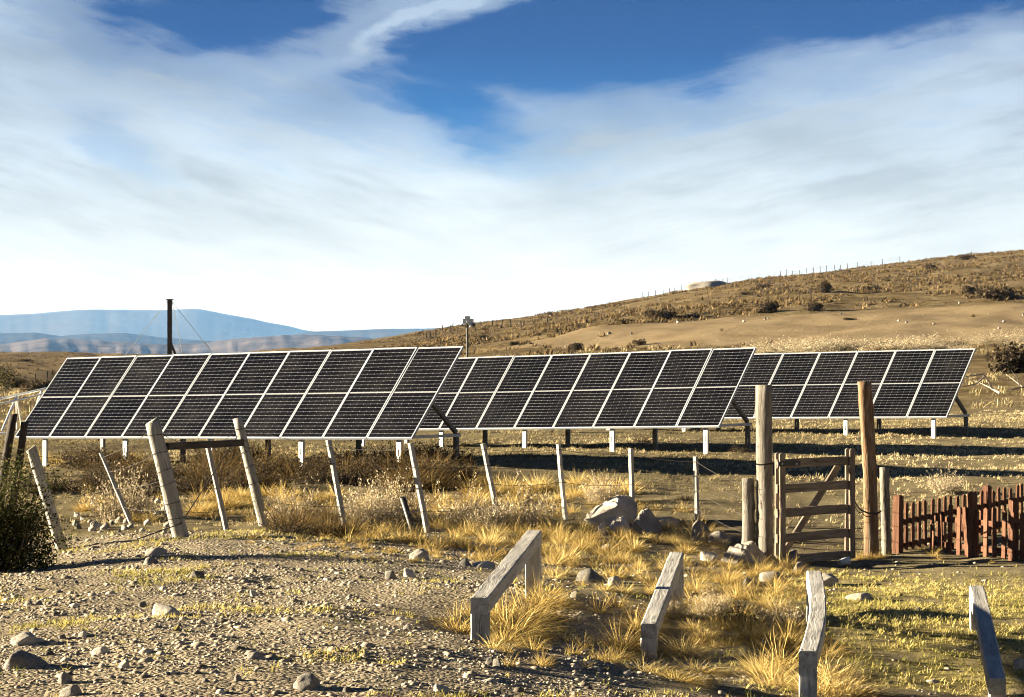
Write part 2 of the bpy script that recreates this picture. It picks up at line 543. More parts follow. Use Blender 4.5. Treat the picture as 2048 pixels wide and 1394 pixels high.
# ------------------------------------------------------------------ materials
def mat_ground():
    m, nt, out = new_mat('ground_soil')
    geo = nd(nt, 'ShaderNodeNewGeometry')
    pos = geo.outputs['Position']
    zone = nd(nt, 'ShaderNodeAttribute', attribute_name='zone')
    zs = nd(nt, 'ShaderNodeSeparateColor')
    nt.links.new(zone.outputs['Color'], zs.inputs[0])
    dist = nd(nt, 'ShaderNodeAttribute', attribute_name='scale').outputs['Fac']
    n1 = noise(nt, pos, 0.55, 6, 0.62)
    n2 = noise(nt, pos, 6.0, 6, 0.68)
    n3 = noise(nt, pos, 45.0, 4, 0.7)
    n4 = noise(nt, pos, 0.09, 5, 0.6)
    # plain soil with thatch
    soil = ramp(nt, n2, [(0.30, (0.06, 0.047, 0.029)), (0.50, (0.135, 0.108, 0.066)), (0.70, (0.25, 0.205, 0.13))])
    soil = mixc(nt, ramp(nt, n1, [(0.40, 0.0), (0.62, 0.75)]), soil, mixc(nt, 1.0, (0.25, 0.21, 0.115), ramp(nt, n3, [(0.25, 0.5), (0.75, 1.25)]), 'MULTIPLY'))
    # stony pad
    vor = nd(nt, 'ShaderNodeTexVoronoi', {'Scale': 30.0, 'Randomness': 1.0})
    nt.links.new(pos, vor.inputs['Vector'])
    vs = nd(nt, 'ShaderNodeSeparateColor')
    nt.links.new(vor.outputs['Color'], vs.inputs[0])
    grav = ramp(nt, vs.outputs[0], [(0.0, (0.14, 0.116, 0.083)), (0.5, (0.27, 0.226, 0.16)), (1.0, (0.40, 0.345, 0.25))])
    grav = mixc(nt, ramp(nt, n2, [(0.40, 0.0), (0.66, 0.7)]), grav, (0.34, 0.275, 0.175))
    # green-gold turf
    turf = ramp(nt, n2, [(0.30, (0.13, 0.105, 0.042)), (0.50, (0.28, 0.23, 0.09)), (0.70, (0.40, 0.33, 0.155))])
    # tan hillside
    hill = ramp(nt, noise(nt, pos, 0.35, 8, 0.72), [(0.32, (0.05, 0.036, 0.018)), (0.50, (0.14, 0.103, 0.055)), (0.68, (0.23, 0.18, 0.10))])
    hill = mixc(nt, ramp(nt, n4, [(0.42, 0.0), (0.62, 0.6)]), hill, (0.115, 0.09, 0.054))
    c = mixc(nt, zs.outputs[0], soil, grav)
    c = mixc(nt, zs.outputs[1], c, turf)
    c = mixc(nt, zs.outputs[2], c, hill)
    bank = nd(nt, 'ShaderNodeAttribute', attribute_name='bank').outputs['Fac']
    bk = ramp(nt, noise(nt, mapping(nt, pos, (0.5, 0.5, 0.9)), 0.6, 8, 0.7), [(0.33, (0.185, 0.138, 0.08)), (0.66, (0.255, 0.196, 0.118))])
    c = mixc(nt, bank, c, bk)
    far = nd(nt, 'ShaderNodeAttribute', attribute_name='valley').outputs['Fac']
    c = mixc(nt, far, c, (0.25, 0.20, 0.15))
    hgt = mth(nt, 'ADD', mth(nt, 'MULTIPLY', n2, 0.7), mth(nt, 'MULTIPLY', n3, 0.3))
    hgt2 = mth(nt, 'ADD', hgt, mth(nt, 'MULTIPLY', mth(nt, 'MULTIPLY', vor.outputs['Distance'], -0.6), zs.outputs[0]))
    bmp = nd(nt, 'ShaderNodeBump', {'Strength': 0.8, 'Distance': 0.06, 'Height': hgt2})
    hb = noise(nt, pos, 0.9, 6, 0.7)
    bmp2 = nd(nt, 'ShaderNodeBump', {'Strength': mth(nt, 'MULTIPLY', zs.outputs[2], mth(nt, 'SUBTRACT', 0.8, mth(nt, 'MULTIPLY', bank, 0.6))), 'Distance': 0.7, 'Height': hb, 'Normal': bmp.outputs[0]})
    b = nd(nt, 'ShaderNodeBsdfDiffuse', {'Color': c, 'Roughness': 0.6, 'Normal': bmp2.outputs[0]})
    nt.links.new(b.outputs[0], out.inputs[0])
    return m


def mat_attr(name, stops, transl=0.0, attr='tone', rough=0.9, obj_var=0.0):
    """colour from a per-piece random attribute"""
    m, nt, out = new_mat(name)
    a = nd(nt, 'ShaderNodeAttribute', attribute_name=attr).outputs['Fac']
    if obj_var:
        oi = nd(nt, 'ShaderNodeObjectInfo').outputs['Random']
        a = mth(nt, 'ADD', mth(nt, 'MULTIPLY', a, 1 - obj_var), mth(nt, 'MULTIPLY', oi, obj_var))
    c = ramp(nt, a, stops)
    d = nd(nt, 'ShaderNodeBsdfDiffuse', {'Color': c})
    sh = d.outputs[0]
    if transl:
        t = nd(nt, 'ShaderNodeBsdfTranslucent', {'Color': c})
        mx = nd(nt, 'ShaderNodeMixShader', {0: transl})
        nt.links.new(sh, mx.inputs[1])
        nt.links.new(t.outputs[0], mx.inputs[2])
        sh = mx.outputs[0]
    nt.links.new(sh, out.inputs[0])
    return m


def mat_wood(name, dark, mid, light, grain=1.0, rough=0.85, obj_var=0.25, warm=None):
    m, nt, out = new_mat(name)
    tc = nd(nt, 'ShaderNodeTexCoord').outputs['Object']
    rnd = nd(nt, 'ShaderNodeObjectInfo').outputs['Random']
    off = nd(nt, 'ShaderNodeCombineXYZ')
    nt.links.new(mth(nt, 'MULTIPLY', rnd, 37.0), off.inputs[0])
    nt.links.new(mth(nt, 'MULTIPLY', rnd, 11.0), off.inputs[2])
    va = nd(nt, 'ShaderNodeVectorMath', operation='ADD')
    nt.links.new(tc, va.inputs[0])
    nt.links.new(off.outputs[0], va.inputs[1])
    v = va.outputs[0]
    dv = nd(nt, 'ShaderNodeVectorMath', operation='MULTIPLY_ADD')
    nt.links.new(noise(nt, v, 3.0, 3, 0.5, 1), dv.inputs[0])
    dv.inputs[1].default_value = (0.07, 0.07, 0.0)
    nt.links.new(v, dv.inputs[2])
    v = dv.outputs[0]
    g1 = noise(nt, mapping(nt, v, (26 * grain, 26 * grain, 1.6)), 1.0, 6, 0.65)
    g2 = noise(nt, mapping(nt, v, (90 * grain, 90 * grain, 3.0)), 1.0, 3, 0.6)
    blot = noise(nt, v, 3.2, 5, 0.6)
    c = ramp(nt, g1, [(0.30, dark), (0.48, mid), (0.70, light)])
    c = mixc(nt, ramp(nt, g2, [(0.30, 0.55), (0.46, 0.0)]), c, tuple(x * 0.45 for x in dark))
    c = mixc(nt, ramp(nt, blot, [(0.45, 0.0), (0.68, 0.55)]), c, warm or tuple(x * 0.75 for x in mid))
    # checks: long dark splits along the grain
    cn = noise(nt, mapping(nt, v, (17 * grain, 17 * grain, 0.55)), 1.0, 3, 0.5)
    ck = ramp(nt, mth(nt, 'ABSOLUTE', mth(nt, 'SUBTRACT', cn, 0.5)), [(0.0, 1.0), (0.014, 0.0)])
    ck = mth(nt, 'MULTIPLY', ck, ramp(nt, noise(nt, v, 2.1, 2, 0.5), [(0.46, 0.0), (0.56, 1.0)]))
    c = mixc(nt, mth(nt, 'MULTIPLY', ck, 0.75), c, tuple(x * 0.22 for x in dark))
    hue = nd(nt, 'ShaderNodeHueSaturation', {'Value': mth(nt, 'ADD', 1 - obj_var / 2, mth(nt, 'MULTIPLY', rnd, obj_var)), 'Color': c})
    h = mth(nt, 'SUBTRACT', mth(nt, 'ADD', g1, mth(nt, 'MULTIPLY', g2, 0.5)), ck)
    bmp = nd(nt, 'ShaderNodeBump', {'Strength': 0.55, 'Distance': 0.012, 'Height': h})
    b = nd(nt, 'ShaderNodeBsdfPrincipled', {'Base Color': hue.outputs[0], 'Roughness': rough, 'Normal': bmp.outputs[0], 'Specular IOR Level': 0.2})
    nt.links.new(b.outputs[0], out.inputs[0])
    return m


def mat_metal(name, col, rough=0.45, metallic=0.6, dirt=0.35):
    m, nt, out = new_mat(name)
    tc = nd(nt, 'ShaderNodeTexCoord').outputs['Object']
    n = noise(nt, tc, 9.0, 5, 0.65)
    c = mixc(nt, ramp(nt, n, [(0.42, 0.0), (0.72, dirt)]), col, tuple(x * 0.55 for x in col))
    b = nd(nt, 'ShaderNodeBsdfPrincipled', {'Base Color': c, 'Roughness': ramp(nt, n, [(0.3, rough * 0.85), (0.7, min(1, rough * 1.3))]), 'Metallic': metallic})
    nt.links.new(b.outputs[0], out.inputs[0])
    return m


def mat_stone(name, a, b_, c_, scale=7.0, lichen=0.3):
    m, nt, out = new_mat(name)
    tc = nd(nt, 'ShaderNodeTexCoord').outputs['Object']
    rnd = nd(nt, 'ShaderNodeObjectInfo').outputs['Random']
    n1 = noise(nt, tc, scale, 7, 0.65)
    n2 = noise(nt, tc, scale * 6, 4, 0.6)
    col = ramp(nt, n1, [(0.30, a), (0.5, b_), (0.72, c_)])
    col = mixc(nt, ramp(nt, n2, [(0.56, 0.0), (0.70, lichen)]), col, tuple(x * 0.5 for x in a))
    hue = nd(nt, 'ShaderNodeHueSaturation', {'Value': mth(nt, 'ADD', 0.70, mth(nt, 'MULTIPLY', rnd, 0.6)), 'Color': col})
    bmp = nd(nt, 'ShaderNodeBump', {'Strength': 0.6, 'Distance': 0.02, 'Height': mth(nt, 'ADD', n1, mth(nt, 'MULTIPLY', n2, 0.4))})
    b = nd(nt, 'ShaderNodeBsdfPrincipled', {'Base Color': hue.outputs[0], 'Roughness': 0.85, 'Normal': bmp.outputs[0], 'Specular IOR Level': 0.25})
    nt.links.new(b.outputs[0], out.inputs[0])
    return m


def mat_plain(name, col, rough=0.6, metallic=0.0, coat=0.0, spec=0.5):
    m, nt, out = new_mat(name)
    n = noise(nt, nd(nt, 'ShaderNodeTexCoord').outputs['Object'], 14.0, 4, 0.6)
    c = mixc(nt, ramp(nt, n, [(0.35, 0.0), (0.75, 0.3)]), col, tuple(x * 0.7 for x in col))
    b = nd(nt, 'ShaderNodeBsdfPrincipled', {'Base Color': c, 'Roughness': rough, 'Metallic': metallic, 'Coat Weight': coat, 'Specular IOR Level': spec})
    nt.links.new(b.outputs[0], out.inputs[0])
    return m


def mat_cells():
    m, nt, out = new_mat('silicon_cells_under_glass')
    geo = nd(nt, 'ShaderNodeNewGeometry')
    t = nd(nt, 'ShaderNodeAttribute', attribute_name='tone').outputs['Fac']
    rnd = nd(nt, 'ShaderNodeObjectInfo').outputs['Random']
    k = mth(nt, 'ADD', mth(nt, 'MULTIPLY', t, 0.5), mth(nt, 'MULTIPLY', rnd, 0.5))
    c = ramp(nt, k, [(0.0, (0.0014, 0.0013, 0.0015)), (0.5, (0.0024, 0.0021, 0.0023)), (1.0, (0.0046, 0.0039, 0.0042))])
    dust = noise(nt, geo.outputs['Position'], 1.3, 5, 0.65)
    c = mixc(nt, ramp(nt, dust, [(0.45, 0.0), (0.8, 0.012)]), c, (0.30, 0.24, 0.17))
    b = nd(nt, 'ShaderNodeBsdfPrincipled', {'Base Color': c, 'Roughness': ramp(nt, dust, [(0.3, 0.16), (0.7, 0.30)]), 'Specular IOR Level': 0.28})
    nt.links.new(b.outputs[0], out.inputs[0])
    return m


M = {}
M['ground'] = mat_ground()
M['pebble'] = mat_attr('pebble', [(0.0, (0.075, 0.066, 0.053)), (0.35, (0.195, 0.168, 0.128)), (0.7, (0.32, 0.275, 0.208)), (0.93, (0.43, 0.38, 0.295)), (1.0, (0.54, 0.495, 0.405))])
GOLD = [(0.0, (0.09, 0.055, 0.018)), (0.25, (0.28, 0.19, 0.06)), (0.5, (0.54, 0.405, 0.145)), (1.0, (0.72, 0.59, 0.29))]
M['gold_grass'] = mat_attr('dry_golden_grass', GOLD, 0.2, obj_var=0.5)
M['brown_grass'] = mat_attr('dull_brown_grass', [(0.0, (0.045, 0.03, 0.012)), (0.4, (0.085, 0.056, 0.023)), (0.8, (0.155, 0.106, 0.045)), (1.0, (0.25, 0.18, 0.08))], 0.2, obj_var=0.4)  # dry brown, deepened further to carry the shade of the array belt
M['turf'] = mat_attr('short_turf', [(0.0, (0.06, 0.075, 0.02)), (0.3, (0.16, 0.155, 0.042)), (0.6, (0.34, 0.29, 0.095)), (1.0, (0.54, 0.445, 0.20))], 0.35)
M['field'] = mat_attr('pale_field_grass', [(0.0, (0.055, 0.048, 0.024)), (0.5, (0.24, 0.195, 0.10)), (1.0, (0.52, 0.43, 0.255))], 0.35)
M['grey_shrub'] = mat_attr('pale_grey_shrub', [(0.0, (0.12, 0.095, 0.06)), (0.4, (0.31, 0.255, 0.165)), (0.8, (0.50, 0.425, 0.29)), (1.0, (0.62, 0.54, 0.39))], 0.25, obj_var=0.25)
M['dark_shrub'] = mat_attr('dark_dry_shrub', [(0.0, (0.035, 0.027, 0.017)), (0.5, (0.06, 0.045, 0.028)), (1.0, (0.135, 0.105, 0.065))], 0.2, obj_var=0.3)  # naturally dark brown, colour lowered further for the shaded belt by the array
M['hill_scrub'] = mat_attr('hill_scrub', [(0.0, (0.035, 0.026, 0.014)), (0.4, (0.085, 0.06, 0.03)), (0.75, (0.14, 0.10, 0.05)), (1.0, (0.215, 0.16, 0.085))], 0.15)
M['leaf'] = mat_attr('thorn_bush_leaf', [(0.0, (0.014, 0.018, 0.007)), (0.5, (0.034, 0.038, 0.014)), (1.0, (0.10, 0.09, 0.033))], 0.3)
M['twig'] = mat_plain('twig_bark', (0.12, 0.085, 0.055), 0.9)
M['deadwood'] = mat_wood('bleached_deadwood', (0.16, 0.135, 0.105), (0.27, 0.24, 0.195), (0.36, 0.33, 0.28))
M['post'] = mat_wood('silver_weathered_post', (0.13, 0.12, 0.10), (0.25, 0.235, 0.20), (0.34, 0.325, 0.285))
M['batten'] = mat_wood('pale_weathered_batten', (0.20, 0.19, 0.17), (0.30, 0.288, 0.26), (0.38, 0.367, 0.335), 1.6)
M['beam'] = mat_wood('grey_sawn_beam', (0.20, 0.188, 0.168), (0.36, 0.345, 0.315), (0.48, 0.46, 0.425), 0.8, warm=(0.28, 0.26, 0.225))
M['gate'] = mat_wood('brown_grey_gate_board', (0.09, 0.07, 0.052), (0.165, 0.132, 0.10), (0.25, 0.205, 0.16))
M['orange'] = mat_wood('orange_brown_gate_post', (0.075, 0.045, 0.025), (0.175, 0.108, 0.058), (0.28, 0.225, 0.16), 0.8, warm=(0.155, 0.08, 0.036))
M['gatepost'] = mat_wood('grey_tan_gate_post', (0.05, 0.044, 0.036), (0.14, 0.125, 0.104), (0.25, 0.23, 0.196), 0.8)
M['char'] = mat_wood('blackened_wood', (0.015, 0.012, 0.010), (0.035, 0.028, 0.022), (0.07, 0.055, 0.042))
M['red'] = mat_wood('red_brown_picket_paint', (0.06, 0.026, 0.014), (0.10, 0.044, 0.023), (0.14, 0.065, 0.035), 1.2, warm=(0.08, 0.035, 0.019))
M['wire'] = mat_metal('rusty_wire', (0.045, 0.035, 0.028), 0.7, 0.5)
M['galv'] = mat_metal('galvanised_steel', (0.36, 0.37, 0.37), 0.5, 0.25, 0.2)
M['shaded_steel'] = mat_metal('shaded_galvanised_steel', (0.11, 0.11, 0.11), 0.6, 0.2, 0.4)  # galvanised steel with the shade behind the panels put into its colour
M['alu'] = mat_metal('anodised_aluminium', (0.275, 0.295, 0.325), 0.45, 0.15, 0.1)
M['backsheet'] = mat_plain('white_backsheet', (0.142, 0.15, 0.162), 0.5)
M['cells'] = mat_cells()
M['white_steel'] = mat_plain('white_painted_steel', (0.80, 0.80, 0.78), 0.5)
M['mast'] = mat_metal('brown_painted_mast_steel', (0.07, 0.05, 0.035), 0.6, 0.3)
M['dark_steel'] = mat_metal('dark_steel', (0.035, 0.033, 0.032), 0.55, 0.4)
M['black_plastic'] = mat_plain('black_plastic', (0.008, 0.008, 0.008), 0.5)
M['white_plastic'] = mat_plain('white_plastic', (0.55, 0.56, 0.57), 0.4)
M['stone'] = mat_stone('grey_tan_stone', (0.085, 0.075, 0.063), (0.165, 0.15, 0.126), (0.24, 0.22, 0.19))
M['pale_stone'] = mat_stone('pale_boulder', (0.18, 0.16, 0.13), (0.30, 0.27, 0.224), (0.39, 0.36, 0.305), 4.0, 0.2)
M['dark_stone'] = mat_stone('dark_stone', (0.06, 0.055, 0.05), (0.12, 0.11, 0.10), (0.19, 0.175, 0.155))


# ------------------------------------------------------------------ ground sheet
def gravel_mask(x, y):
    u = CX + FPX * x / np.maximum(y, 1)
    wob = (fbm(x / 1.6, y / 1.6, 4, 51) - 0.5)
    edge = 0.55 + (y - 22) * -0.05 + wob * 2.2
    a = smooth(0.7, -0.5, x - edge) * smooth(30.4, 28.6, y + wob * 2.0)
    b = smooth(0.35, 0.7, fbm(x / 1.1, y / 1.1, 4, 77)) * 0.75 * smooth(3.2, 1.5, x) * smooth(30, 27, y)
    return np.clip(np.maximum(a, b), 0, 1) * smooth(4, 8, y)


def turf_mask(x, y):
    wob = fbm(x / 1.3, y / 1.3, 4, 61) - 0.5
    a = smooth(1.6, 3.2, x + wob * 2.5 - (y - 20) * 0.03) * smooth(28.5, 25.0, y + wob * 3 + smooth(3, 5, x) * 1.5)
    return np.clip(a, 0, 1) * smooth(0.30, 0.52, fbm(x / 0.8, y / 0.8, 3, 66))


def bank_mask(x, y):
    r = np.hypot(x, y)
    u = CX + FPX * x / np.maximum(y, 1)
    wob = fbm(x / 9, y / 9, 3, 91) - 0.5
    top = np.interp(u, [900, 1150, 1300, 2048], [160, 163, 162, 157]) + wob * 9
    foot = np.interp(u, [900, 1150, 1300, 2048], [142, 141, 133, 123]) + wob * 7
    return smooth(foot - 3, foot + 3, y) * smooth(top + 3, top - 2, y) * smooth(930, 1150, u)


def build_ground():
    dense = np.linspace(-15.5, 15.5, 500)
    coarse = np.arange(18.0, 342.1, 3.0)
    az = np.radians(np.r_[dense, coarse])
    rad = [0.7]
    while rad[-1] < 12:
        rad.append(rad[-1] * 1.28)
    rad[-1] = 12.0
    while rad[-1] < 80:
        rad.append(rad[-1] * 1.0085)
    while rad[-1] < 640:
        rad.append(rad[-1] * 1.011)
    while rad[-1] < 17500:
        rad.append(rad[-1] * 1.11)
    rad = np.array(rad)
    A, Rr = np.meshgrid(az, rad)
    x, y = (Rr * np.sin(A)).ravel(), (Rr * np.cos(A)).ravel()
    z = ground_z(x, y)
    na, nr = len(az), len(rad)
    i = np.arange(nr - 1)[:, None] * na
    j = np.arange(na)[None, :]
    jn = (j + 1) % na
    F = np.stack([i + j, i + na + j, i + na + jn, i + jn], -1).reshape(-1, 4)
    V = np.c_[x, y, z]
    V = np.r_[V, [[0, 0, float(ground_z(0, 0)[0])]]]
    me = mesh_np('ground', V, F[:, ::-1].copy(), M['ground'], True)
    r = np.hypot(V[:, 0], V[:, 1])
    g = gravel_mask(V[:, 0], V[:, 1])
    t = turf_mask(V[:, 0], V[:, 1]) * (V[:, 1] > 5)
    h = smooth(66, 92, r)
    add_attr(me, 'zone', np.c_[g, t, h])
    plain = 0.75 * smooth(85, 130, r) * smooth(700, 450, CX + FPX * V[:, 0] / np.maximum(V[:, 1], 1)) * smooth(560, 450, r)
    add_attr(me, 'bank', np.maximum(bank_mask(V[:, 0], V[:, 1]), plain) * (V[:, 1] > 0))
    add_attr(me, 'valley', smooth(520, 1100, r))
    add_attr(me, 'scale', smooth(40, 120, r))
    o = link('ground', me)
    set_props(o, kind='structure')


build_ground()


# ------------------------------------------------------------------ distant country
def far_ridge(name, prof, D, foot_D, foot_z, back_D, mat, rim=None, seed=0, rough=0.02, du=7):
    us = np.arange(prof[0][0], prof[-1][0] + 1, du, dtype=float)
    v = np.interp(us, [p[0] for p in prof], [p[1] for p in prof])
    crest = -(v - CY) / FPX * D
    rows = 26
    V = []
    for i in range(rows + 1):
        t = i / rows
        if t <= 0.8:
            s = t / 0.8
            Dd = foot_D + (D - foot_D) * s
            if rim is not None:
                # long apron, steep scarp, gentle plateau
                k = np.interp(s, [0, 0.45, 0.62, 1.0], [0, 0.38, rim, 1.0])
            else:
                k = s ** 1.15
            n = fbm(us * 0.012 + seed, np.full_like(us, s * 3.5), 5, seed) - 0.5
            gul = np.abs(fbm(us * 0.045 + seed * 3 + s, np.full_like(us, s * 1.2), 4, seed + 5) - 0.5)
            zz = foot_z + (crest - foot_z) * (k + (n * 0.30 - gul * 0.30) * math.sin(math.pi * min(s, 1.0)) * (0.8 if rim is None else 0.16))
        else:
            s = (t - 0.8) / 0.2
            Dd = D + (back_D - D) * s
            zz = crest + (foot_z - crest) * s ** 1.3
        zz = zz + rough * (crest - foot_z) * (fbm(us * 0.06, np.full_like(us, t * 9), 3, seed + 9) - 0.5)
        V.append(np.c_[(us - CX) / FPX * Dd, np.full_like(us, Dd), zz + EYE])
    n = len(us)
    V = np.concatenate(V)
    i = np.arange(rows)[:, None] * n
    j = np.arange(n - 1)[None, :]
    F = np.stack([i + j, i + j + 1, i + n + j + 1, i + n + j], -1).reshape(-1, 4)
    o = link(name, mesh_np(name, V, F, mat, True))
    set_props(o, kind='structure')
    return o


def mat_far(name, a, b, sc):
    m, nt, out = new_mat(name)
    pos = nd(nt, 'ShaderNodeNewGeometry').outputs['Position']
    n = noise(nt, mapping(nt, pos, (1, 1, 2.5)), sc, 7, 0.65)
    c = ramp(nt, n, [(0.35, a), (0.65, b)])
    bm = nd(nt, 'ShaderNodeBump', {'Strength': 0.5, 'Distance': 30.0, 'Height': n})
    nt.links.new(nd(nt, 'ShaderNodeBsdfDiffuse', {'Color': c, 'Normal': bm.outputs[0]}).outputs[0], out.inputs[0])
    return m


M['mesa'] = mat_far('mesa_rock', (0.030, 0.028, 0.024), (0.065, 0.056, 0.045), 0.0016)
M['far_hill'] = mat_far('steppe_hill', (0.05, 0.042, 0.038), (0.125, 0.102, 0.088), 0.003)
M['blue_ridge'] = mat_far('scrub_ridge', (0.020, 0.019, 0.016), (0.05, 0.043, 0.034), 0.003)
far_ridge('mesa', [(-500, 640), (-200, 634), (0, 629), (60, 627), (130, 621), (170, 618.5), (250, 618.5), (320, 620), (385, 617), (405, 618), (440, 625.5),
                   (500, 636), (540, 645), (580, 652), (610, 660), (640, 664), (760, 672), (900, 682)],
          14500, 10500, -60, 16500, M['mesa'], rim=0.86, seed=4, rough=0.01)
far_ridge('distant_ridge', [(420, 700), (500, 684), (560, 672), (620, 662), (680, 660), (780, 656), (850, 655.5), (960, 652.5), (1060, 650), (1300, 655), (1600, 660)],
          9500, 7600, -60, 11000, M['blue_ridge'], seed=14, rough=0.01)
far_ridge('low_hills', [(-500, 668), (-200, 664), (0, 665), (70, 664), (120, 671), (165, 667), (250, 664.5), (310, 672), (380, 678), (450, 684), (560, 690), (700, 696), (820, 705)],
          8200, 6600, -60, 9500, M['blue_ridge'], seed=24)
far_ridge('steppe_hills', [(-500, 682), (-200, 690), (-60, 692), (30, 684), (90, 674), (150, 678), (240, 682), (330, 688), (400, 684), (470, 676), (560, 669), (640, 668), (720, 673), (800, 682), (950, 700)],
          5600, 2600, -62, 7000, M['far_hill'], seed=33, rough=0.05)

haze_m, _nt, _out = new_mat('haze_air')
_pv = nd(_nt, 'ShaderNodeVolumePrincipled', {'Color': (0.22, 0.46, 0.96, 1), 'Density': 3.4e-5, 'Anisotropy': 0.0, 'Absorption Color': (1, 1, 1, 1)})
_nt.links.new(_pv.outputs[0], _out.inputs['Volume'])
_hz = MB().box((-19000, -19000, -64.0), (19000, 19000, 290.0)).build('haze', haze_m)
set_props(_hz, kind='stuff', label='thin blue haze of the open air over the far country', cat='haze')


# ------------------------------------------------------------------ grass, shrubs, stones: shapes
def blades(n, spread, h, hvar, lean, wind, width, seg=3, seed=0, out_bias=1.0, droop=0.35):
    """n curved tapering blades rooted in a disc; returns V, F, tone"""
    g = np.random.default_rng(seed)
    a = g.uniform(0, 2 * math.pi, n)
    rr = spread * np.sqrt(g.uniform(0, 1, n))
    bx, by = rr * np.cos(a), rr * np.sin(a)
    az = a + g.normal(0, 0.7, n)
    L = h * np.clip(g.normal(1 - 0.25 * (rr / max(spread, 1e-6)) ** 2, hvar, n), 0.3, 1.5)
    ln = np.clip(lean * (0.25 + out_bias * rr / max(spread, 1e-6)) + g.normal(0, 0.16, n), 0, 1.35)
    dx, dy = np.sin(ln) * np.cos(az), np.sin(ln) * np.sin(az)
    dz = np.cos(ln)
    ts = np.linspace(0, 1, seg + 1)
    pts = np.zeros((n, seg + 1, 3))
    cur = np.c_[bx, by, np.full(n, -0.02)]
    d = np.c_[dx, dy, dz]
    pts[:, 0] = cur
    dr = droop * g.uniform(0.4, 1.4, n)
    for k in range(seg):
        d = d + np.c_[dx * dr * 0.6 + wind[0] * dr, dy * dr * 0.6 + wind[1] * dr, -dr * 0.55]
        d /= np.linalg.norm(d, axis=1)[:, None]
        cur = cur + d * (L / seg)[:, None]
        pts[:, k + 1] = cur
    wa = g.uniform(0, math.pi, n)
    W = np.c_[np.cos(wa), np.sin(wa), np.zeros(n)] * (width * g.uniform(0.6, 1.3, n))[:, None] * 0.5
    V, F = [], []
    nv = 2 * seg + 1
    VV = np.zeros((n, nv, 3))
    for k in range(seg):
        w = (1 - 0.65 * ts[k])
        VV[:, 2 * k] = pts[:, k] - W * w
        VV[:, 2 * k + 1] = pts[:, k] + W * w
    VV[:, 2 * seg] = pts[:, seg]
    base = (np.arange(n) * nv)[:, None]
    tri = []
    for k in range(seg - 1):
        tri += [(2 * k, 2 * k + 1, 2 * k + 3), (2 * k, 2 * k + 3, 2 * k + 2)]
    tri.append((2 * seg - 2, 2 * seg - 1, 2 * seg))
    F = (base[:, :, None] + np.array(tri)[None]).reshape(-1, 3)
    tone = np.repeat(g.uniform(0, 1, n), nv)
    return VV.reshape(-1, 3), F, tone


def tussock_mesh(name, mat, n, spread, h, seed, lean=0.8, wind=(0.25, 0.1), width=0.006, droop=0.4):
    V, F, t = blades(n, spread, h, 0.22, lean, wind, width, 3, seed, droop=droop)
    me = mesh_np(name, V, F, mat)
    add_attr(me, 'tone', t)
    return me


TUSS = [tussock_mesh('tussock', M['gold_grass'], 330, 0.125, 0.225, 40 + k, 0.78 + 0.12 * (k % 3), (0.22, 0.05 - 0.1 * (k % 2)), 0.0072, 0.28 + 0.08 * (k % 3)) for k in range(6)]
HAIR = [tussock_mesh('long_tussock', M['gold_grass'], 640, 0.19, 0.34, 60 + k, 0.95, (0.42, -0.12), 0.0062, 0.62) for k in range(4)]
BROWN = [tussock_mesh('brown_tussock', M['brown_grass'], 300, 0.13, 0.32, 80 + k, 0.7, (0.22, 0.0), 0.007, 0.35) for k in range(5)]


def shrub_mesh(name, mat, seed, twigs=120, leaves=900, h=0.5, spread=0.35, leaf=0.016, upright=0.7):
    """many fine stems with small leaves or seed heads along them"""
    g = np.random.default_rng(seed)
    V1, F1, t1 = blades(twigs, spread * 0.35, h, 0.28, 1.15 - upright * 0.6, (0.12, 0.0), 0.008, 4, seed, 1.0, 0.12)
    nv = 9
    S = V1.reshape(twigs, nv, 3)
    k = g.integers(0, twigs, leaves)
    s = g.beta(2.2, 1.1, leaves) * 3.99
    i = s.astype(int)
    f = (s - i)[:, None]
    mid = (S[:, 0:8:2] + S[:, 1:9:2]) / 2
    mid = np.concatenate([mid, S[:, 8:9]], 1)
    c = mid[k, i] * (1 - f) + mid[k, i + 1] * f + g.normal(0, 0.018, (leaves, 3))
    d1 = g.normal(0, 1, (leaves, 3))
    d1 /= np.linalg.norm(d1, axis=1)[:, None]
    d2 = np.cross(d1, g.normal(0, 1, (leaves, 3)))
    d2 /= np.linalg.norm(d2, axis=1)[:, None]
    L = (leaf * g.uniform(0.6, 1.5, leaves))[:, None]
    Q = np.stack([c - d1 * L, c + d2 * L * 0.5, c + d1 * L, c - d2 * L * 0.5], 1).reshape(-1, 3)
    b = len(V1) + np.arange(leaves)[:, None] * 4
    F2 = np.concatenate([b + np.array([[0, 1, 2]]), b + np.array([[0, 2, 3]])])
    V = np.concatenate([V1, Q])
    me = mesh_np(name, V, np.concatenate([F1, F2]), mat)
    add_attr(me, 'tone', np.concatenate([t1 * 0.5, np.repeat(g.uniform(0.1, 1, leaves), 4)]))
    return me


GREY = [shrub_mesh('grey_shrub', M['grey_shrub'], 200 + k, 300, 3000, 0.52, 0.62, 0.017, 0.6) for k in range(3)]
DARK = [shrub_mesh('dark_shrub', M['dark_shrub'], 220 + k, 240, 2400, 0.5, 0.7, 0.022, 0.35) for k in range(3)]


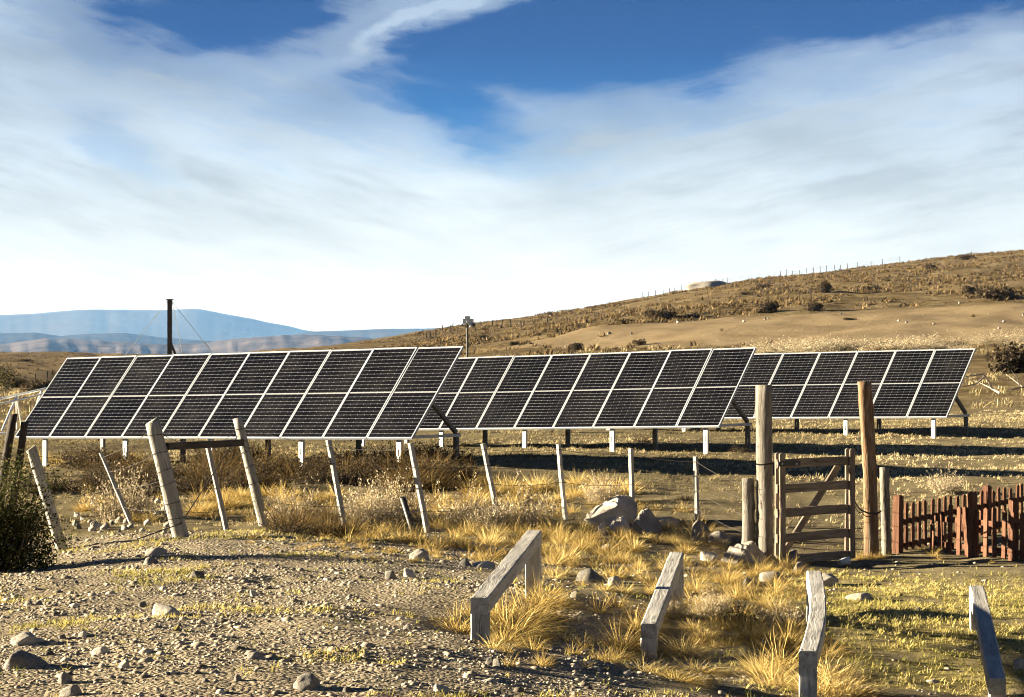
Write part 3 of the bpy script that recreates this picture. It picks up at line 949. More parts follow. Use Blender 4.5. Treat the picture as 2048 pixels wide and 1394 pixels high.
def bush_mesh(name, mat, seed, lumps=9, leaves=2600, leaf=0.10, flat=0.55):
    """a rounded bush one metre wide seen from afar: leaf-sized faces through several uneven lobes"""
    g = np.random.default_rng(seed)
    C = np.c_[g.uniform(-0.34, 0.34, lumps), g.uniform(-0.3, 0.3, lumps), g.uniform(0.12, 0.36, lumps) * (flat / 0.55)]
    rad = g.uniform(0.12, 0.26, lumps)
    k = g.integers(0, lumps, leaves)
    d = g.normal(0, 1, (leaves, 3))
    d /= np.linalg.norm(d, axis=1)[:, None]
    c = C[k] + d * (rad[k] * g.uniform(0.35, 1.12, leaves) ** 0.6)[:, None] * np.array([1, 1, 0.8])
    c[:, 2] = np.abs(c[:, 2]) * 0.98
    d1 = g.normal(0, 1, (leaves, 3))
    d1 /= np.linalg.norm(d1, axis=1)[:, None]
    d2 = np.cross(d1, g.normal(0, 1, (leaves, 3)))
    d2 /= np.linalg.norm(d2, axis=1)[:, None]
    L = (leaf * 0.5 * g.uniform(0.5, 1.4, leaves))[:, None]
    Q = np.stack([c - d1 * L, c + d2 * L * 0.55, c + d1 * L, c - d2 * L * 0.55], 1).reshape(-1, 3)
    b = np.arange(leaves)[:, None] * 4
    F = np.concatenate([b + np.array([[0, 1, 2]]), b + np.array([[0, 2, 3]])])
    me = mesh_np(name, Q, F, mat)
    add_attr(me, 'tone', np.repeat(g.uniform(0, 1, leaves), 4))
    return me


BUSH = [bush_mesh('hill_bush', M['dark_shrub'], 300 + k, 8 + k, 1700, 0.075) for k in range(4)]

# unit icosphere, two levels
_t = (1 + 5 ** 0.5) / 2
ICO_V = np.array([(-1, _t, 0), (1, _t, 0), (-1, -_t, 0), (1, -_t, 0), (0, -1, _t), (0, 1, _t), (0, -1, -_t), (0, 1, -_t), (_t, 0, -1), (_t, 0, 1), (-_t, 0, -1), (-_t, 0, 1)])
ICO_V = ICO_V / np.linalg.norm(ICO_V, axis=1)[:, None]
ICO_F = np.array([(0, 11, 5), (0, 5, 1), (0, 1, 7), (0, 7, 10), (0, 10, 11), (1, 5, 9), (5, 11, 4), (11, 10, 2), (10, 7, 6), (7, 1, 8),
                  (3, 9, 4), (3, 4, 2), (3, 2, 6), (3, 6, 8), (3, 8, 9), (4, 9, 5), (2, 4, 11), (6, 2, 10), (8, 6, 7), (9, 8, 1)])


def subdiv(V, F):
    V = [tuple(p) for p in V]
    cache, out = {}, []

    def mid(a, b):
        k = (min(a, b), max(a, b))
        if k not in cache:
            p = (np.array(V[a]) + np.array(V[b]))
            V.append(tuple(p / np.linalg.norm(p)))
            cache[k] = len(V) - 1
        return cache[k]
    for a, b, c in F:
        ab, bc, ca = mid(a, b), mid(b, c), mid(c, a)
        out += [(a, ab, ca), (b, bc, ab), (c, ca, bc), (ab, bc, ca)]
    return np.array(V), np.array(out)


ICO2 = subdiv(ICO_V, ICO_F)
ICO3 = subdiv(*ICO2)


def stone_mesh(name, mat, seed, angular=0.0, level=2):
    V, F = ICO2 if level == 2 else ICO3
    g = np.random.default_rng(seed)
    V = V.copy()
    for k in range(7):
        d = g.normal(0, 1, 3)
        d /= np.linalg.norm(d)
        V *= (1 + g.uniform(-0.10, 0.12) * np.maximum(V @ d, -0.3))[:, None]
    V[:, 0] += 0.14 * np.sin(V[:, 2] * 2.3 + seed) + 0.12 * V[:, 1]
    V[:, 2] = np.sign(V[:, 2]) * np.abs(V[:, 2]) ** 0.8
    if angular:
        for k in range(11):
            d = g.normal(0, 1, 3)
            d[2] = abs(d[2]) * 0.8
            d /= np.linalg.norm(d)
            lim = g.uniform(0.45, 0.78) + (1 - angular) * 0.3
            q = V @ d
            V -= np.outer(np.maximum(q - lim, 0), d)
    V += g.normal(0, 0.015, V.shape)
    V[:, 2] = np.maximum(V[:, 2], -0.55)
    V = (V - (V.max(0) + V.min(0)) / 2) / ((V.max(0) - V.min(0)) / 2)
    return mesh_np(name, V, F, mat, angular < 0.8)


ROUND = [stone_mesh('stone', M['stone'], 400 + k, 0.62, 3) for k in range(5)]
ROUNDP = [stone_mesh('stone', M['pale_stone'], 420 + k, 0.75, 3) for k in range(4)]
ROUNDD = [stone_mesh('stone', M['dark_stone'], 440 + k, 0.6, 3) for k in range(3)]
ANG = [stone_mesh('boulder', M['pale_stone'], 460 + k, 0.9, 3) for k in range(5)]


def put(name, me, loc, scale, rz=0.0, tilt=(0, 0), label=None, cat=None, group=None, kind=None):
    o = link(name, me)
    o.location = loc
    o.scale = (scale, scale, scale) if isinstance(scale, (int, float)) else scale
    o.rotation_euler = (tilt[0], tilt[1], rz)
    return set_props(o, label, cat, group, kind)


# ------------------------------------------------------------------ gravel, turf and field grass: what nobody could count
def sample_area(n, dmin, dmax, u0, u1, mask=None, bias=1.0):
    """world points spread over the wedge of ground between two distances and two bearings, even per square metre"""
    q = rng.uniform(0, 1, n)
    d = np.sqrt(dmin ** 2 + (dmax ** 2 - dmin ** 2) * q)
    x = (rng.uniform(u0, u1, n) - CX) / FPX * d
    if mask is not None:
        keep = rng.uniform(0, 1, n) < mask(x, d)
        x, d = x[keep], d[keep]
    return x, d


def scatter_pebbles():
    x, y = sample_area(80000, 14.6, 31, -180, 2150, lambda a, b: np.clip(gravel_mask(a, b) * 0.95 + 0.07, 0, 1) * (0.12 + 0.88 * smooth(0.36, 0.60, fbm(a / 0.8, b / 0.8, 4, 5))))
    n = len(x)
    s = np.clip(rng.lognormal(math.log(0.0080), 0.60, n), 0.004, 0.042)
    z = ground_z(x, y) - s * 0.05
    sc = np.c_[s * rng.uniform(0.8, 1.5, n), s * rng.uniform(0.8, 1.5, n), s * rng.uniform(0.45, 0.85, n)]
    a = rng.uniform(0, 2 * math.pi, n)
    V = ICO_V[None] * (1 + rng.normal(0, 0.13, (n, 12, 1)))
    V = V * sc[:, None, :]
    c, si = np.cos(a)[:, None], np.sin(a)[:, None]
    V = np.stack([V[..., 0] * c - V[..., 1] * si, V[..., 0] * si + V[..., 1] * c, V[..., 2]], -1)
    V = V + np.c_[x, y, z][:, None]
    F = (np.arange(n)[:, None, None] * 12 + ICO_F[None]).reshape(-1, 3)
    me = mesh_np('gravel', V.reshape(-1, 3), F, M['pebble'])
    add_attr(me, 'tone', np.repeat(np.clip(rng.beta(2.0, 2.2, n), 0, 1), 12))
    set_props(link('gravel', me), kind='stuff', label='loose grey and tan gravel strewn over the stony pad', cat='gravel')


def tufts(name, x, y, h, nb, width, mat, label, cat, tone=None, lean=0.6):
    n = len(x)
    m = n * nb
    bx = np.repeat(x, nb) + rng.normal(0, 1, m) * np.repeat(h, nb) * 0.32
    by = np.repeat(y, nb) + rng.normal(0, 1, m) * np.repeat(h, nb) * 0.32
    bz = ground_z(bx, by) - 0.004
    L = np.repeat(h, nb) * rng.uniform(0.5, 1.25, m)
    a = rng.uniform(0, 2 * math.pi, m)
    ln = np.abs(rng.normal(0, lean, m))
    dx, dy, dz = np.sin(ln) * np.cos(a) + 0.12, np.sin(ln) * np.sin(a), np.cos(ln)
    wa = rng.uniform(0, math.pi, m)
    w = width * rng.uniform(0.6, 1.4, m)
    wx, wy = np.cos(wa) * w / 2, np.sin(wa) * w / 2
    V = np.zeros((m, 4, 3))
    V[:, 0] = np.c_[bx - wx, by - wy, bz]
    V[:, 1] = np.c_[bx + wx, by + wy, bz]
    mx, my, mz = bx + dx * L * 0.5, by + dy * L * 0.5, bz + dz * L * 0.58
    V[:, 2] = np.c_[mx + wx * 0.6, my + wy * 0.6, mz]
    V[:, 3] = np.c_[bx + dx * L * 1.1, by + dy * L * 1.1, bz + dz * L * 0.9]
    b = (np.arange(m) * 4)[:, None]
    F = np.concatenate([b + np.array([[0, 1, 2]]), b + np.array([[0, 2, 3]])])
    me = mesh_np(name, V.reshape(-1, 3), F, mat)
    t = rng.uniform(0, 1, n) if tone is None else tone
    t = np.clip(np.repeat(t, nb) * 0.7 + rng.uniform(0, 0.35, m), 0, 1)
    add_attr(me, 'tone', np.repeat(t, 4))
    set_props(link(name, me), kind='stuff', label=label, cat=cat)


def scatter_grass():
    # short green-gold turf on the right foreground and in patches of the gravel
    def m1(a, b):
        patch = smooth(0.59, 0.69, fbm(a / 1.1, b / 0.8, 3, 141)) * gravel_mask(a, b) * 0.8
        return np.clip(turf_mask(a, b) * 0.95 + 0.02 + patch, 0, 1)
    x, y = sample_area(34000, 14.8, 31, -100, 2150, m1)
    t = np.clip(fbm(x / 0.9, y / 0.9, 3, 171) * 1.2 - 0.04 + rng.normal(0, 0.08, len(x)), 0, 1)
    tufts('turf_grass', x, y, rng.uniform(0.020, 0.062, len(x)), 7, 0.008, M['turf'], 'short green and gold turf between the timber barriers and the gravel', 'grass', t, 0.75)

    # dry thatch over the field round the arrays
    def m2(a, b):
        return np.clip(smooth(0.34, 0.60, fbm(a / 2.2, b / 1.6, 4, 151)) * 0.9 + 0.12, 0, 1)
    x, y = sample_area(27000, 31.5, 72, -60, 2120, m2)
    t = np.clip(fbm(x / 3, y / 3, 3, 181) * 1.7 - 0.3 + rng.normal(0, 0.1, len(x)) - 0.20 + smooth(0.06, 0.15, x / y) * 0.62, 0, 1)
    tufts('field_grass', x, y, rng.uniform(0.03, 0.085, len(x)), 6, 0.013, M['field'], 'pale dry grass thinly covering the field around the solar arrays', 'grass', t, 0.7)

    # taller straw margin at the foot of the hill
    x, y = sample_area(5000, 72, 128, -60, 2150, lambda a, b: smooth(0.38, 0.62, fbm(a / 5, b / 4, 3, 191)))
    tufts('straw_grass', x, y, rng.uniform(0.10, 0.30, len(x)), 7, 0.03, M['field'], 'straw coloured grass on the flat before the hill', 'grass', None, 0.6)

    # scrub dotted over the hillside
    def m3(a, b):
        return np.clip(smooth(0.36, 0.60, fbm(a / 9, b / 12, 4, 161)) * (1 - bank_mask(a, b) * 0.985), 0, 1)
    x, y = sample_area(42000, 118, 440, -80, 2200, m3)
    tufts('hillside_scrub', x, y, rng.uniform(0.14, 0.46, len(x)) * (0.3 + 0.7 * smooth(650, 1000, CX + FPX * x / y)), 10, 0.115, M['hill_scrub'], 'low tan scrub dotted over the whole hillside', 'scrub', None, 0.95)


scatter_pebbles()
scatter_grass()


# ------------------------------------------------------------------ solar arrays
CW, CL = 1.012, 0.976          # module pitch and half-module length
MW, ML = 1.000, 2 * CL - 0.006
FR = 0.021


def module_meshes():
    f = MB()
    t = 0.036
    hw = MW / 2
    for x0, x1, y0, y1 in ((-hw, -hw + FR, 0, ML), (hw - FR, hw, 0, ML), (-hw + FR, hw - FR, 0, FR), (-hw + FR, hw - FR, ML - FR, ML)):
        f.box((x0, y0, -t), (x1, y1, 0.004))
    fr = mesh_np('module_frame', np.array(f.v), f.f, M['alu'])
    b = MB().box((-hw + FR, FR, -0.012), (hw - FR, ML - FR, -0.004))
    bs = mesh_np('module_backsheet', np.array(b.v), b.f, M['backsheet'])
    V, F = [], []
    gap, cut = 0.0042, 0.009
    inx = MW - 2 * FR - 0.016
    pitch_x = inx / 6
    half = (ML - 2 * FR - 0.026 - 0.012) / 2
    pitch_y = half / 12
    for hpart in range(2):
        y0 = FR + 0.006 + hpart * (half + 0.026)
        for r in range(12):
            for c in range(6):
                cx = -inx / 2 + pitch_x * (c + 0.5)
                cy = y0 + pitch_y * (r + 0.5)
                a, d = (pitch_x - gap) / 2, (pitch_y - gap) / 2
                k = len(V)
                pr = [(-a + cut, -d), (a - cut, -d), (a, -d + cut), (a, d - cut), (a - cut, d), (-a + cut, d), (-a, d - cut), (-a, -d + cut)]
                V += [(cx + p[0], cy + p[1], -0.0015) for p in pr]
                F.append(tuple(range(k, k + 8)))
    me = mesh_np('cell_grid', np.array(V), F, M['cells'])
    add_attr(me, 'tone', np.repeat(np.random.default_rng(5).uniform(0, 1, len(F)), 8))
    return fr, bs, me


FRM, BSM, CELLM = module_meshes()


def channel(mb, M4, L, w, d, t=0.006, slot=None):
    """C-section along local z, web in the x-z plane at y=0 (facing -y), flanges going +y; slot = (z0, z1) hole through the web"""
    pc = []
    if slot:
        s0, s1, sw = slot[0], slot[1], w * 0.13
        pc += [((-w / 2, 0, 0), (w / 2, t, s0)), ((-w / 2, 0, s1), (w / 2, t, L)), ((-w / 2, 0, s0), (-sw, t, s1)), ((sw, 0, s0), (w / 2, t, s1))]
    else:
        pc += [((-w / 2, 0, 0), (w / 2, t, L))]
    pc += [((-w / 2, t, 0), (-w / 2 + t, d, L)), ((w / 2 - t, t, 0), (w / 2, d, L))]
    for lo, hi in pc:
        q = MB().box(lo, hi)
        mb.add([M4 @ Vector(p) for p in q.v], q.f)


def solar_array(yaw, slope, tilt, org, ks, label):
    a, s, t = R(yaw), R(slope), R(tilt)
    e = Vector((math.cos(a) * math.cos(s), -math.sin(a) * math.cos(s), math.sin(s)))
    b = Vector((math.sin(a), math.cos(a), 0))
    up = e.cross(b)
    sl = b * math.cos(t) + up * math.sin(t)
    nrm = e.cross(sl)
    o = Vector(org) + Vector((0, 0, EYE))
    base = o.copy()
    base.z = gz(o.x, o.y)
    root = empty('solar_array', base, label, 'solar array', 'rows of solar arrays standing in the field')
    for k in range(10):
        p = o + e * (CW * (k + 0.5 - 10)) - base
        Mx = Matrix(((e.x, sl.x, nrm.x, p.x), (e.y, sl.y, nrm.y, p.y), (e.z, sl.z, nrm.z, p.z), (0, 0, 0, 1)))
        jit = Matrix.Rotation(random.gauss(0, 0.002), 4, 'X') @ Matrix.Rotation(random.gauss(0, 0.0025), 4, 'Y')
        pn = link('solar_panel', FRM, root, Mx @ jit)
        link('backsheet', BSM, pn)
        c = link('cell_grid', CELLM, pn)
        c['kind'] = 'stuff'
    # rails under the modules
    for q in (0.42, 2 * CL - 0.42):
        p0, p1 = o + e * (-10 * CW + 0.05) + sl * q - nrm * 0.062, o + e * (-0.05) + sl * q - nrm * 0.062
        Mx = frame_matrix(p0, p1, sl)
        mb = MB().box((-0.022, -0.022, 0), (0.022, 0.022, (p1 - p0).length))
        mb.build('purlin', M['galv'], root, loc_m(root, Mx))
    for k in ks:
        f0 = o + e * (CW * (k - 10)) + sl * 0.10 - nrm * 0.10
        ft = f0.copy()
        fz = gz(f0.x, f0.y) - 0.12
        side = Vector((e.x, e.y, 0)).normalized()
        out_dir = Vector((b.x, b.y, 0)).normalized()
        Mf = Matrix(((side.x, out_dir.x, 0, f0.x), (side.y, out_dir.y, 0, f0.y), (0, 0, 1, fz), (0, 0, 0, 1)))
        Lf = ft.z - fz
        mb = MB()
        channel(mb, Matrix.Identity(4), Lf, 0.095, 0.05, 0.006, (Lf - 0.30, Lf - 0.19))
        mb.build('front_post', M['galv'], root, loc_m(root, Mf))
        r0 = f0 + out_dir * 1.36
        rz0 = gz(r0.x, r0.y) - 0.12
        top = f0.z + 0.03
        Mr = Matrix(((side.x, out_dir.x, 0, r0.x), (side.y, out_dir.y, 0, r0.y), (0, 0, 1, rz0), (0, 0, 0, 1)))
        mb = MB()
        channel(mb, Matrix.Identity(4), top - rz0, 0.085, 0.06, 0.006, (0.25, 0.36))
        mb.build('rear_post', M['shaded_steel'], root, loc_m(root, Mr))
        rt = Vector((r0.x, r0.y, top))
        mid = o + e * (CW * (k - 10)) + sl * (CL * 1.03) - nrm * 0.085
        Ms = frame_matrix(rt, mid, side)
        mb = MB()
        channel(mb, Matrix.Identity(4), (mid - rt).length, 0.08, 0.055, 0.006, (0.35, 0.5))
        mb.build('strut', M['shaded_steel'], root, loc_m(root, Ms))
        h0 = Vector((f0.x, f0.y, top - 0.03))
        h1 = Vector((r0.x, r0.y, top - 0.03)) + out_dir * 0.05
        Mh = frame_matrix(h0 + side * 0.065, h1 + side * 0.065, side)
        MB().box((-0.02, -0.025, 0), (0.02, 0.025, (h1 - h0).length)).build('cross_bar', M['galv'], root, loc_m(root, Mh))
    return root


solar_array(40.7, 1.2, 49.3, (-1.60, 39.96, -1.412), (0.7, 2.93, 5.15, 7.36, 9.58), 'nearest row of dark solar panels, behind the two thick leaning posts')
solar_array(40.5, 1.6, 49.5, (3.88, 46.82, -1.432), (0.7, 2.93, 5.15, 7.36, 9.58), 'middle row of dark solar panels, its end overlapped by the nearest row')
solar_array(40.6, 1.2, 49.4, (9.36, 53.82, -1.447), (0.7, 2.93, 5.15, 7.36, 9.58), 'farthest row of dark solar panels, seen behind the tall gate posts')


# ------------------------------------------------------------------ masts behind the arrays
def guyed_mast():
    D = 60.0
    top = P(339.5, 600, D)
    b = Vector((top.x, D, gz(top.x, D)))
    root = empty('guyed_mast', b, 'brown steel mast with flat cap plate and stay wires behind the nearest array', 'mast')
    h = top.z - b.z
    MB().box((-0.052, -0.052, -0.2), (0.052, 0.052, h)).build('pole', M['mast'], root)
    cap = MB().box((-0.085, -0.085, h + 0.002), (0.085, 0.085, h + 0.022))
    cap.build('cap_plate', M['dark_steel'], root)
    for sx in (-1, 1):
        MB().tube([(0.07 * sx, 0, h - 0.015), (0.074 * sx, 0, h - 0.045), (0.055 * sx, 0, h - 0.05), (0.045 * sx, 0, h - 0.02)], 0.006, 6).build('eye_bolt', M['dark_steel'], root)
    hb = P(343, 687, D).z - b.z
    MB().tube([(0.03, 0, hb), (0.55, -0.2, hb - 1.2), (0.78, -0.25, 0)], 0.03, 8).build('brace', M['mast'], root)
    for tx, ty, px in ((-2.6, -0.6, -1), (2.6, 0.4, 1), (0.3, 3.0, 1)):
        gzv = gz(b.x + tx, b.y + ty) - b.z
        MB().tube([(0.06 * px, 0, h - 0.05), (tx, ty, gzv - 0.05)], 0.006, 5).build('stay_wire', M['galv'], root)


def sensor_mast():
    D = 72.0
    top = P(934.5, 652, D)
    b = Vector((top.x, D, gz(top.x, D)))
    root = empty('floodlight_mast', b, 'dark pole carrying white lamp boxes behind the end of the nearest array', 'lamp mast')
    h = top.z - b.z
    MB().tube([(0, 0, -0.2), (0, 0, h + 0.06)], 0.036, 10).build('pole', M['dark_steel'], root)
    MB().box((-0.20, -0.02, h - 0.01), (0.24, 0.02, h + 0.02)).build('bracket', M['dark_steel'], root)
    for u, v, w, hh, rz in ((933.5, 637.5, 0.15, 0.10, 0.3), (926.5, 643, 0.13, 0.12, 0.5), (940.5, 643, 0.16, 0.11, -0.3), (943.5, 650.5, 0.12, 0.10, 0.2)):
        p = P(u, v, D) - b
        Mx = Matrix.Translation(p) @ Matrix.Rotation(rz, 4, 'Z') @ Matrix.Rotation(-0.15, 4, 'X')
        q = MB().box((-w / 2, -0.07, -hh / 2), (w / 2, 0.07, hh / 2))
        q.box((-w / 2 - 0.012, -0.09, hh / 2), (w / 2 + 0.012, 0.08, hh / 2 + 0.012))
        q.build('lamp_housing', M['white_plastic'], root, Mx)
    p = P(947.5, 650, D) - b
    MB().box((-0.04, -0.05, -0.045), (0.045, 0.05, 0.045)).build('floodlight', M['black_plastic'], root, Matrix.Translation(p + Vector((0, -0.12, 0))) @ Matrix.Rotation(0.25, 4, 'Y'))
    for zz in (0.10, 0.62):
        MB().tube([(0, -0.04, h - zz), (0.0, -0.1, h - zz - 0.05)], 0.012, 6).build('clamp', M['dark_steel'], root)


def bare_rack():
    """white rack frame without panels at the left edge"""
    D = 53.0
    b = P(33, 0, D)
    b.z = gz(b.x, D)
    root = empty('panel_rack', b, 'white steel rack frame without panels at the far left behind the array', 'rack')
    def tub(name, pts, r):
        MB().tube([P(*p) - b for p in pts], r, 6).build(name, M['white_steel'], root)
    tub('top_rail', [(-190, 832, 48.0), (0, 798, 52.0), (92, 777, 55.0)], 0.026)
    tub('lower_rail', [(-190, 842, 47.6), (14, 805, 51.6), (86, 788, 54.6)], 0.022)
    tub('leg', [(33, 793, 52.6), (4, 862, 51.6)], 0.024)
    tub('leg', [(33, 793, 52.6), (46, 868, 52.9)], 0.024)
    tub('leg', [(33, 793, 52.6), (34, 858, 54.0)], 0.018)
    tub('leg', [(83, 782, 54.6), (60, 850, 53.8)], 0.024)
    tub('leg', [(83, 782, 54.6), (98, 855, 55.0)], 0.024)
    tub('foot_rail', [(-60, 872, 50.6), (52, 864, 53.0)], 0.03)


guyed_mast()
sensor_mast()
bare_rack()


# ------------------------------------------------------------------ wire fence
def fence_post(bu, bv, tu, tv, w, d, mat, label, name='fence_post', seed=0, dd=0.0, round_n=0, top='flat', sink=0.25, knots=0.0, taper=0.95, yaw=0.3, nails=0, D=None):
    base = ray_ground(bu, bv) if D is None else P(bu, bv, D)
    tp = P(tu, tv, base.y + dd)
    axis = (tp - base).normalized()
    p0 = base - axis * sink
    root = empty(name, base, label, 'fence post', 'posts of the leaning wire fence')
    Mx = frame_matrix(p0, tp, Vector((math.cos(yaw), math.sin(yaw), 0)))
    me = timber_mesh('shaft', (tp - p0).length, w, d, mat, 0.0025, 12, 0.1, seed, taper, 0.0, round_n, top, knots)
    link('shaft', me, root, loc_m(root, Mx))
    return root, base, tp


FP = []
specs = [
    # base u, v, top u, v, width, depth, material, round sides, label
    (124, 1098, 62, 896, 0.115, 0.10, 'post', 0, 'thick grey plank post leaning beside the dark green bush'),
    (264, 1049, 201, 905, 0.05, 0.05, 'batten', 0, 'thin grey batten leaning steeply between the bush and the thickest post'),
    (362, 1074, 303, 842, 0.185, 0.185, 'post', 14, 'thickest round post, silver grey and leaning, with wire wrapped round it'),
    (454, 1061, 415, 893, 0.055, 0.05, 'batten', 0, 'thin batten standing between the two thick leaning posts'),
    (529, 1051, 474, 836, 0.125, 0.125, 'post', 12, 'slimmer round grey post at the other end of the dark crossbar'),
    (690, 1054, 656, 880, 0.06, 0.055, 'batten', 0, 'first white-grey batten past the crossbar posts, below the nearest array'),
    (855, 1066, 821, 886, 0.06, 0.055, 'batten', 0, 'white-grey batten next to the short black pipe'),
    (998, 1048, 966, 887, 0.055, 0.05, 'batten', 0, 'pale batten in front of the array cross bar, among golden tussocks'),
    (1131, 1040, 1117, 888, 0.052, 0.05, 'batten', 0, 'pale batten standing just before the big boulders'),
    (1266, 1040, 1261, 897, 0.056, 0.05, 'batten', 0, 'pale upright batten rising out of the big boulders'),
    (1395, 1050, 1391, 913, 0.055, 0.05, 'batten', 0, 'last pale batten before the gate, past the boulders')]
for i, (bu, bv, tu, tv, w, d, mt, rn, lb) in enumerate(specs):
    r = fence_post(bu, bv, tu, tv, w, d, M[mt], lb, seed=i * 7, round_n=rn, top='slant' if i in (0, 2) else 'flat', knots=0.02 if rn else 0, taper=0.86 if rn else 0.97, yaw=0.35 + 0.06 * i)
    FP.append(r)


def wire(name, pts, label, rad=0.003, cat='wire', sag=0.03, mat='wire', barbs=False):
    pts = [Vector(p) for p in pts]
    c = pts[0].copy()
    full = []
    for a, b in zip(pts[:-1], pts[1:]):
        for k in range(8):
            t = k / 8
            q = a.lerp(b, t)
            q.z -= sag * 4 * t * (1 - t)
            full.append(q - c)
    full.append(pts[-1] - c)
    mb = MB().tube(full, rad, 5)
    o = mb.build(name, M[mat])
    o.location = c
    set_props(o, label, cat, 'strands of fence wire')
    return o


heights = [(0.93, 'top strand of wire along the leaning fence'), (0.73, 'second strand of wire from the top of the leaning fence'),
           (0.50, 'middle strand of wire crossing the leaning fence posts'), (0.24, 'lowest strand of wire just above the tussocks')]
short1 = ray_ground(1496, 1121)
for hh, lb in heights:
    pts = [b.lerp(t, hh) + Vector((0, -0.04, 0)) for (_, b, t) in FP]
    end = Vector((short1.x, short1.y - 0.1, short1.z + 0.12 + hh * 0.78))
    first = pts[0] + Vector((-2.2, -0.3, -0.2))
    wire('fence_wire', [first] + pts + [end], lb)

# wrapped wire and brace wire on the thick posts, dark crossbar between them
big, slim = FP[2], FP[4]


def wraps(fp, rad, fr, label):
    _, b, t = fp
    for f in fr:
        c = b.lerp(t, f)
        ax = (t - b).normalized()
        x = ax.cross(Vector((0, 1, 0))).normalized()
        y = ax.cross(x)
        rr = rad * (1 - 0.13 * f)
        pts = [x * math.cos(q) * rr + y * math.sin(q) * rr + ax * 0.012 * math.sin(q + f * 9) for q in np.linspace(0, 2 * math.pi, 17)]
        o = MB().tube(pts, 0.004, 5).build('wire_wrap', M['wire'], fp[0], Matrix.Translation(c - fp[0].location))


wraps(big, 0.100, (0.16, 0.30, 0.46, 0.57, 0.72, 0.88), '')
wraps(slim, 0.068, (0.40, 0.55, 0.68, 0.78, 0.9), '')
pa, pb = P(332, 893, big[1].y + 0.02), P(486, 885, slim[1].y)
rt = empty('crossbar', pa, 'dark rusty crossbar joining the two thick leaning posts', 'crossbar')
link('bar', timber_mesh('bar', (pb - pa).length, 0.085, 0.06, M['char'], 0.002, 8, 0.12, 3), rt, loc_m(rt, frame_matrix(pa, pb, Vector((0, 0, 1)))))
wire('brace_wire', [slim[1].lerp(slim[2], 0.83) + Vector((-0.05, -0.05, 0)), big[1].lerp(big[2], 0.12) + Vector((0.05, -0.09, 0)), big[1] + Vector((-0.45, -0.35, 0.0))],
     'twisted brace wire running diagonally between the two thick posts', 0.007, 'wire', 0.0)

# dark stubs at the far left and the pipe
for (bu, bv, tu, tv, w, lb) in ((12, 915, 28, 828, 0.12, 'blackened stub leaning above the bush, farther from the array'),
                               (37, 915, 50, 843, 0.11, 'blackened stub leaning against the corner of the nearest array')):
    D = 33.5
    b, t = P(bu, bv, D), P(tu, tv, D)
    g0 = Vector((b.x - (t.x - b.x) * 1.2, D, gz(b.x, D)))
    rt = empty('charred_post', g0, lb, 'post', 'blackened stubs by the bush')
    link('shaft', timber_mesh('shaft', (t - g0).length + 0.2, w, w * 0.9, M['char'], 0.004, 12, 0.2, bu, 0.9, 0.0, 10, 'slant', 0.03), rt,
         loc_m(rt, frame_matrix(g0 - (t - g0).normalized() * 0.2, t, None)))
b = ray_ground(826, 1062)
t = P(805, 994, b.y - 0.08)
rt = empty('pipe', b, 'short black plastic pipe sticking up from the grass by a batten', 'pipe')
ax = (t - b).normalized()
Lp = (t - b).length + 0.15
mb = MB()
n = 16
V, F = [], []
for rad, zz in ((0.037, 0), (0.037, Lp), (0.030, Lp), (0.030, Lp - 0.3)):
    V += [(math.cos(2 * math.pi * k / n) * rad, math.sin(2 * math.pi * k / n) * rad, zz) for k in range(n)]
for i in range(3):
    F += [(i * n + k, i * n + (k + 1) % n, (i + 1) * n + (k + 1) % n, (i + 1) * n + k) for k in range(n)]
F.append(tuple(3 * n + k for k in range(n)))
mb.add(V, F).build('barrel', M['black_plastic'], rt, loc_m(rt, frame_matrix(b - ax * 0.15, t, None)), True)


# ------------------------------------------------------------------ gate and its posts
def gate_post(bu, bv, tu, tv, w, mat, label, seed, rn=14, top='flat', cat='gate post', knots=0.045, taper=0.9):
    base = ray_ground(bu, bv)
    tp = P(tu, tv, base.y)
    ax = (tp - base).normalized()
    root = empty('gate_post', base, label, cat, 'posts at the field gate')
    link('shaft', timber_mesh('shaft', (tp - base).length + 0.3, w, w * 0.94, mat, 0.0055, 22, 0.1, seed, taper, 0.012, rn, top, knots), root,
         loc_m(root, frame_matrix(base - ax * 0.3, tp, Vector((1, 0.2, 0)))))
    return root, base, tp


GP1 = gate_post(1529, 1122, 1528, 770, 0.195, M['gatepost'], 'tall grey round gate post on which the slatted gate hangs', 3, 16)
GPS1 = gate_post(1496, 1121, 1494, 957, 0.165, M['gatepost'], 'short stout post close beside the tall hinge post', 5, 12)
GP2 = gate_post(1742, 1114, 1729, 763, 0.165, M['orange'], 'tall orange brown gate post between gate and red fence', 8, 16)
GPS2 = gate_post(1770, 1110, 1769, 935, 0.125, M['gatepost'], 'short grey post squeezed against the orange brown gate post', 11, 12)


